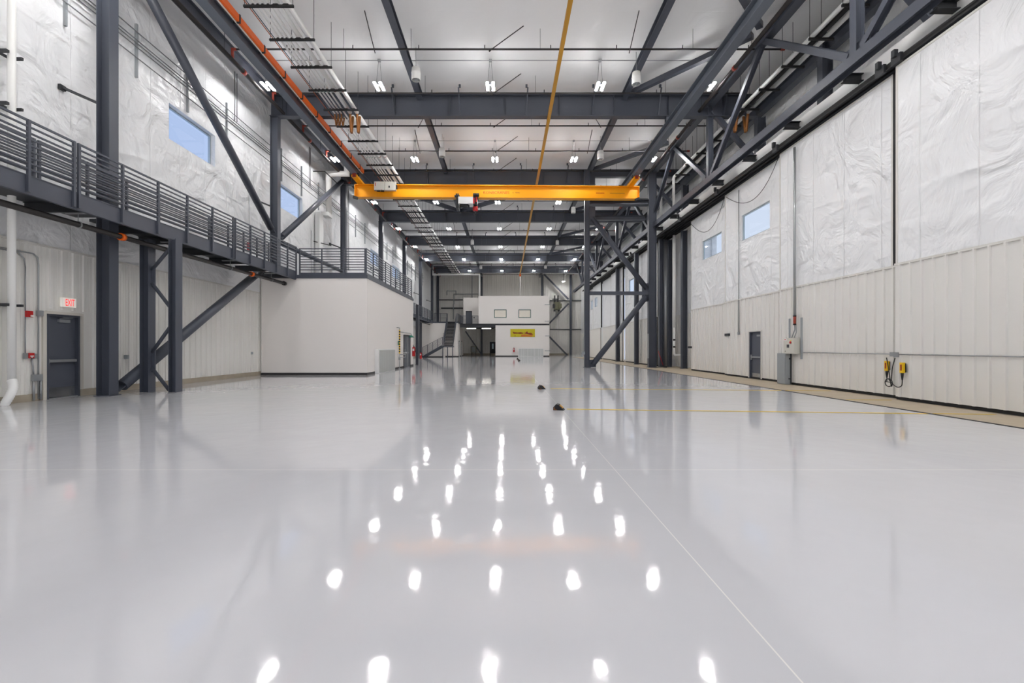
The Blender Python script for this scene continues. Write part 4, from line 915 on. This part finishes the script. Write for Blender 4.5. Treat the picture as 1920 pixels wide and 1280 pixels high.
# jamb columns and pipework behind the doors
hcol(10.95, 28.1, 0, 8.53, .3, .3, 'dark door jamb column just left of the fourth hangar door leaf', 'door jamb columns')
t = hcol(10.3, 30.4, 0, 8.53, .26, .3, 'dark door jamb column right of the braced frame', 'door jamb columns')
MB().ibeam((10.95, 30.6, 0), (10.95, 30.6, 8.53), .3, .24, up=(1, 0, 0)).build('second_shaft', 'steel', t)
MB().tube((10.62, 30.5, 0.02), (10.62, 30.5, 8.5), .14, 16).build('galvanised_pipe', 'galv', t)
hcol(9.98, 35.0, 0, 8.53, .3, .3, 'dark column in front of the far hangar doors, nearer of two', 'door jamb columns')
hcol(10.16, 41.7, 0, 8.53, .3, .3, 'dark column in front of the far hangar doors, farther of two', 'door jamb columns')
for nm, x, y in (('a', 9.98, 35), ('b', 10.95, 28.1)): pass
t = thing('drain_pipe', 'white drain pipe bending low between the door jamb columns', 'pipe', (10.7, 29.2, .5))
MB().tube((10.75, 29.2, 2.6), (10.75, 29.2, 8.5), .1, 12).build('pipe_cover', 'pvc', t)
MB().path([(10.75, 29.2, 2.6), (10.75, 29.2, .92), (10.82, 29.2, .82), (11.6, 29.2, .82)], .06, 12).build('pipe', 'pvc', t)
MB().tube((10.75, 29.2, 1.3), (10.75, 29.2, 1.4), .075, 12).tube((10.75, 29.2, 1.75), (10.75, 29.2, 1.85), .075, 12).build('coupling', 'black', t)

# electrics on door leaf 2
XD = 10.1
t = thing('control_box', 'beige electrical control box with red switch on the right hangar door', 'control box', (XD - .1, 15.95, 1.1))
bx = B(XD - .22, XD - .01, 15.66, 16.24, 1.11, 1.66).build('enclosure', 'beige', t)
MB().tube((XD - .22, 15.83, 1.5), (XD - .25, 15.83, 1.5), .04, 14).build('rotary_switch', 'red', bx); B(XD - .224, XD - .22, 15.79, 15.87, 1.55, 1.58).build('switch_plate', 'ylw', bx)
B(XD - .226, XD - .22, 15.92, 16.05, 1.32, 1.43).build('display', 'dark', bx)
mb = MB(); mb.v = []; n = 20
mb.prism([(XD - .226, 16.13 + .1 * math.cos(2 * math.pi * i / n), 1.6 + .05 * math.sin(2 * math.pi * i / n)) for i in range(n)], (.006, 0, 0)); ov = mb.build('badge', 'white', bx)
MB().box(XD - .229, XD - .226, 16.08, 16.18, 1.59, 1.61).build('badge_mark', 'red', ov)
B(XD - .226, XD - .22, 16.12, 16.15, 1.18, 1.21).build('lock', 'dark', bx)
for yy in (15.55, 16.2):
    MB().box(XD - .05, XD, yy - .025, yy + .025, .93, 2.35).build('mounting_strut', 'grey', t)
MB().tube((XD - .06, 15.87, 2.3), (XD - .06, 15.87, 8.3), .04, 10).path([(XD - .06, 15.87, 2.15), (XD - .06, 15.86, 1.95), (XD - .1, 15.97, 1.66)], .02, 8).path([(XD - .06, 15.8, 2.15), (XD - .06, 15.78, 1.85), (XD - .1, 15.84, 1.66)], .014, 8).build('conduit', 'galv', t)
bx = MB().tube((XD - .09, 15.82, 2.15), (XD - .09, 15.82, 2.4), .045, 12).build('beacon', 'rust', t); MB().tube((XD - .09, 15.82, 2.4), (XD - .09, 15.82, 2.44), .05, 12).tube((XD - .09, 15.82, 2.11), (XD - .09, 15.82, 2.15), .05, 12).build('beacon_cap', 'black', bx)
t = thing('floor_cabinet', 'tall grey steel cabinet on the floor under the beige control box', 'cabinet', (XD - .12, 16.4, .01))
MB().box(XD - .22, XD - .015, 16.12, 16.62, .02, 1.12).build('body', 'grey', t); MB().box(XD - .235, XD - .22, 16.14, 16.6, .04, 1.1).build('front_panel', 'grey', t)
MB().box(XD - .1, XD - .03, 16.1, 16.12, .9, .96).box(XD - .12, XD - .03, 16.09, 16.12, .2, .24).box(XD - .06, XD - .015, 16.105, 16.12, .03, 1.1).build('latch', 'dark', t)
t = thing('door_edge_conduit', 'thin horizontal conduit across the two nearest hangar door leaves', 'conduit', (9.9, 11, 1.13))
MB().tube((XD - .06, 11.75, 1.16), (XD - .06, 15.4, 1.16), .014, 8).tube((9.88, 6.4, 1.16), (9.88, 11.5, 1.16), .014, 8).build('conduit', 'galv', t)
[B(*q).build('junction_box', 'galv', t) for q in ((9.86, 9.9, 11.47, 11.6, 1.09, 1.21), (XD - .09, XD - .05, 11.78, 11.9, 1.1, 1.21))]
def pendant(yy, x, z, lab, cable):
    t = thing('pendant_control', lab, 'pendant', (x, yy, z - .16), 'yellow pendant controls')
    mb = MB().box(x - .08, x - .01, yy - .045, yy + .045, z - .12, z + .14); bd = mb.build('body', 'ylw', t)
    MB().box(x - .09, x - .08, yy - .018, yy + .018, z - .06, z + .09).build('button_strip', 'rust', bd)
    MB().box(x - .02, x + .0, yy - .05, yy + .05, z - .1, z + .12).build('hook_plate', 'black', t)
    MB().path([(x - .05, yy, z - .12), (x - .05, yy, z - .2), (x - .05, yy, z - .3)], [.035, .028, .014], 10).build('cable_gland', 'black', t)
    MB().path(cable, .011, 8).build('cable', 'black', t)
ZQ = .55; cy = 11.66
def curve(pts, n=6):
    P = [V(*p) for p in pts]; P = [P[0]] + P + [P[-1]]; out = []
    for i in range(1, len(P) - 2):
        for j in range(n):
            u = j / n; p0, p1, p2, p3 = P[i - 1:i + 3]
            out.append(.5 * ((2 * p1) + (p2 - p0) * u + (2 * p0 - 5 * p1 + 4 * p2 - p3) * u * u + (3 * p1 - p0 - 3 * p2 + p3) * u ** 3))
    return out + [P[-2]]
coil = [(9.82, 11.7 + .11 * math.cos(a), .43 + .1 * math.sin(a)) for a in [i * math.pi / 4 for i in range(0, 16)]]
pendant(11.97, XD - .05, .84, 'left yellow pendant control hung on the hangar door by the leaf joint', curve([(XD - .1, 11.97, .54), (XD - .12, 11.95, .44), (9.86, 11.85, .45)] + coil[4:14] + [(9.84, 11.72, .75), (9.85, 11.8, 1.07)]))
pendant(11.32, 9.89, .82, 'right yellow pendant control hung on the hangar door by the leaf joint', curve([(9.84, 11.32, .52), (9.83, 11.33, .38), (9.82, 11.45, .34), (9.82, 11.6, .42)] + coil[2:12] + [(9.83, 11.6, .8), (9.83, 11.52, 1.07)]))
pts = [at(1460, 291, 16.8)]
a = V(10.06, 16.7, 8.55); b = V(10.3, 21.4, 8.4)
tag(MB().path([a.lerp(b, i / 16) + V(0, 0, -1.35 * 4 * (i / 16) * (1 - i / 16) * (.55 + .45 * (1 - i / 16))) for i in range(17)], .012, 6).build('festoon_cable', 'black'), 'thin black cable sagging across the top of the third hangar door leaf', 'cable')
a = V(10.27, 21.45, 8.4); b = V(10.48, 25.9, 8.35)
tag(MB().path([a.lerp(b, i / 16) + V(0, 0, -1.35 * 4 * (i / 16) * (1 - i / 16) * (.55 + .45 * (1 - i / 16))) for i in range(17)], .012, 6).build('festoon_cable', 'black'), 'thin black cable sagging across the top of the fourth hangar door leaf', 'cable')
for px, py, yy, lab in ((1354, 627.5, 21.2, 'small dark sign plate on the seam of the hangar doors'), (1290, 651, 25.95, 'small dark plate at the edge of the fourth hangar door leaf')):
    p = at(px, py, yy); tag(MB().box(10.28 if yy < 22 else 10.44, 10.33 if yy < 22 else 10.5, yy - .16, yy + .28, p.z - .05, p.z + .06).box(10.27 if yy < 22 else 10.43, 10.28 if yy < 22 else 10.44, yy - .14, yy + .26, p.z - .04, p.z + .05).build('sign_plate', 'dark'), lab, 'plate', 'small dark plates')

# ------------------------------------------------------------------ floor marks and chocks
def floorline(a, b, w, lab, z=.006):
    o = MB().bar((a[0], a[1], z), (b[0], b[1], z), w, .004).build('floor_line', 'line'); tag(o, lab, 'floor line', 'yellow floor lines')
floorline((1.3, 9.83), (8.47, 9.17), .075, 'yellow painted floor line from the nearest wheel chock'); floorline((8.6, 9.16), (9.7, 9.05), .09, 'yellow line on the concrete strip, nearest', .008)
floorline((1.42, 14.66), (8.47, 14.05), .075, 'yellow painted floor line from the second wheel chock'); floorline((8.6, 14.04), (9.9, 13.92), .09, 'yellow line on the concrete strip, farthest', .008)
floorline((8.62, 11.55), (9.7, 11.48), .06, 'yellow line on the concrete strip, middle one', .008)
def chock(px, py, s, lab, rot):
    y = F * H0 / (py - CY); x = (px - CX) * y / F
    t = thing('wheel_chock', lab, 'chock', (x, y, 0), 'wheel chocks')
    prof = [(-.11 * s, 0), (.12 * s, 0), (.1 * s, .02 * s), (.0, .12 * s), (-.05 * s, .13 * s), (-.11 * s, .06 * s)]
    MB().prism([(x + u, y - .1 * s, v) for u, v in prof], (0, .2 * s, 0)).build('block', 'black', t)
    mb = MB()
    for k in range(3): mb.obox((x + .055 * s - .022 * (k - 1), y - .1 * s * 0, .072 * s + .022 * (k - 1)), (.012 * s, 0, .0), (0, .07 * s, 0), (.004, 0, .008))
    mb.build('tread_strip', 'ochre', t)
    MB().path([(x - .08 * s, y - .1 * s, .06 * s), (x - .09 * s, y - .1 * s - .03, .03 * s), (x - .03 * s, y - .1 * s - .03, .012)], .008, 6).build('rope_loop', 'bronze', t)
    t.rotation_euler = (0, 0, rot)
chock(1048, 768, 1.0, 'black wheel chock with yellow strips, nearest one on the glossy floor', -.25)
chock(1015.5, 729, 1.0, 'black wheel chock with yellow strips, second from the camera', .15)
chock(970.8, 673.2, 1.1, 'tiny far wheel chock in front of the white block, left of two', 0)
chock(973.3, 676, 1.1, 'tiny far wheel chock in front of the white block, right of two', 0)

# ------------------------------------------------------------------ world, camera, colour management
wd = bpy.data.worlds.new('sky'); bpy.context.scene.world = wd; wd.use_nodes = True
bg = wd.node_tree.nodes['Background']; bg.inputs['Strength'].default_value = .85
wt = wd.node_tree; tcw = wt.nodes.new('ShaderNodeTexCoord'); sxw = wt.nodes.new('ShaderNodeSeparateXYZ'); wt.links.new(tcw.outputs['Generated'], sxw.inputs[0])
mrw = wt.nodes.new('ShaderNodeMapRange'); mrw.inputs['From Min'].default_value = -.6; mrw.inputs['From Max'].default_value = .5; wt.links.new(sxw.outputs['X'], mrw.inputs['Value'])
mxw = wt.nodes.new('ShaderNodeMix'); mxw.data_type = 'RGBA'; wt.links.new(mrw.outputs[0], mxw.inputs[0])
mxw.inputs[6].default_value = (.53, .66, .98, 1); mxw.inputs[7].default_value = (.80, .88, 1.05, 1); wt.links.new(mxw.outputs[2], bg.inputs['Color'])
struct(B(-40, 40, -60, Y0 - .25, -.3, -.02).build('floor_bounce_slab', 'bounce_slab'))  # unseen ground outside, added to bounce sunlight up into the hall
sn = bpy.data.lights.new('sun', 'SUN'); sn.energy = 11; sn.angle = .02; sn.color = (1, .95, .88)
so = bpy.data.objects.new('sun', sn); C.objects.link(so); so.rotation_euler = (math.radians(33), 0, 0)  # sun added to light the unseen ground beyond the open end
cam = bpy.data.cameras.new('camera'); co = bpy.data.objects.new('camera', cam); C.objects.link(co)
co.location = (0, 0, H0); co.rotation_euler = (math.pi / 2, 0, 0)
cam.sensor_width = 36; cam.lens = 16; cam.clip_start = .05; cam.clip_end = 300
cam.shift_x = (960 - CX) / 1920; cam.shift_y = (CY - 640) / 1920
sc = bpy.context.scene; sc.camera = co
sc.view_settings.view_transform = 'Standard'; sc.view_settings.look = 'None'; sc.view_settings.gamma = 1; sc.view_settings.use_curve_mapping = False
sc.view_settings.exposure = 0.2
sc.cycles.max_bounces = 10; sc.cycles.diffuse_bounces = 6; sc.cycles.glossy_bounces = 4; sc.cycles.transparent_max_bounces = 12
sc.cycles.use_denoising = True; sc.cycles.sample_clamp_indirect = 8; sc.cycles.caustics_reflective = False; sc.cycles.caustics_refractive = False
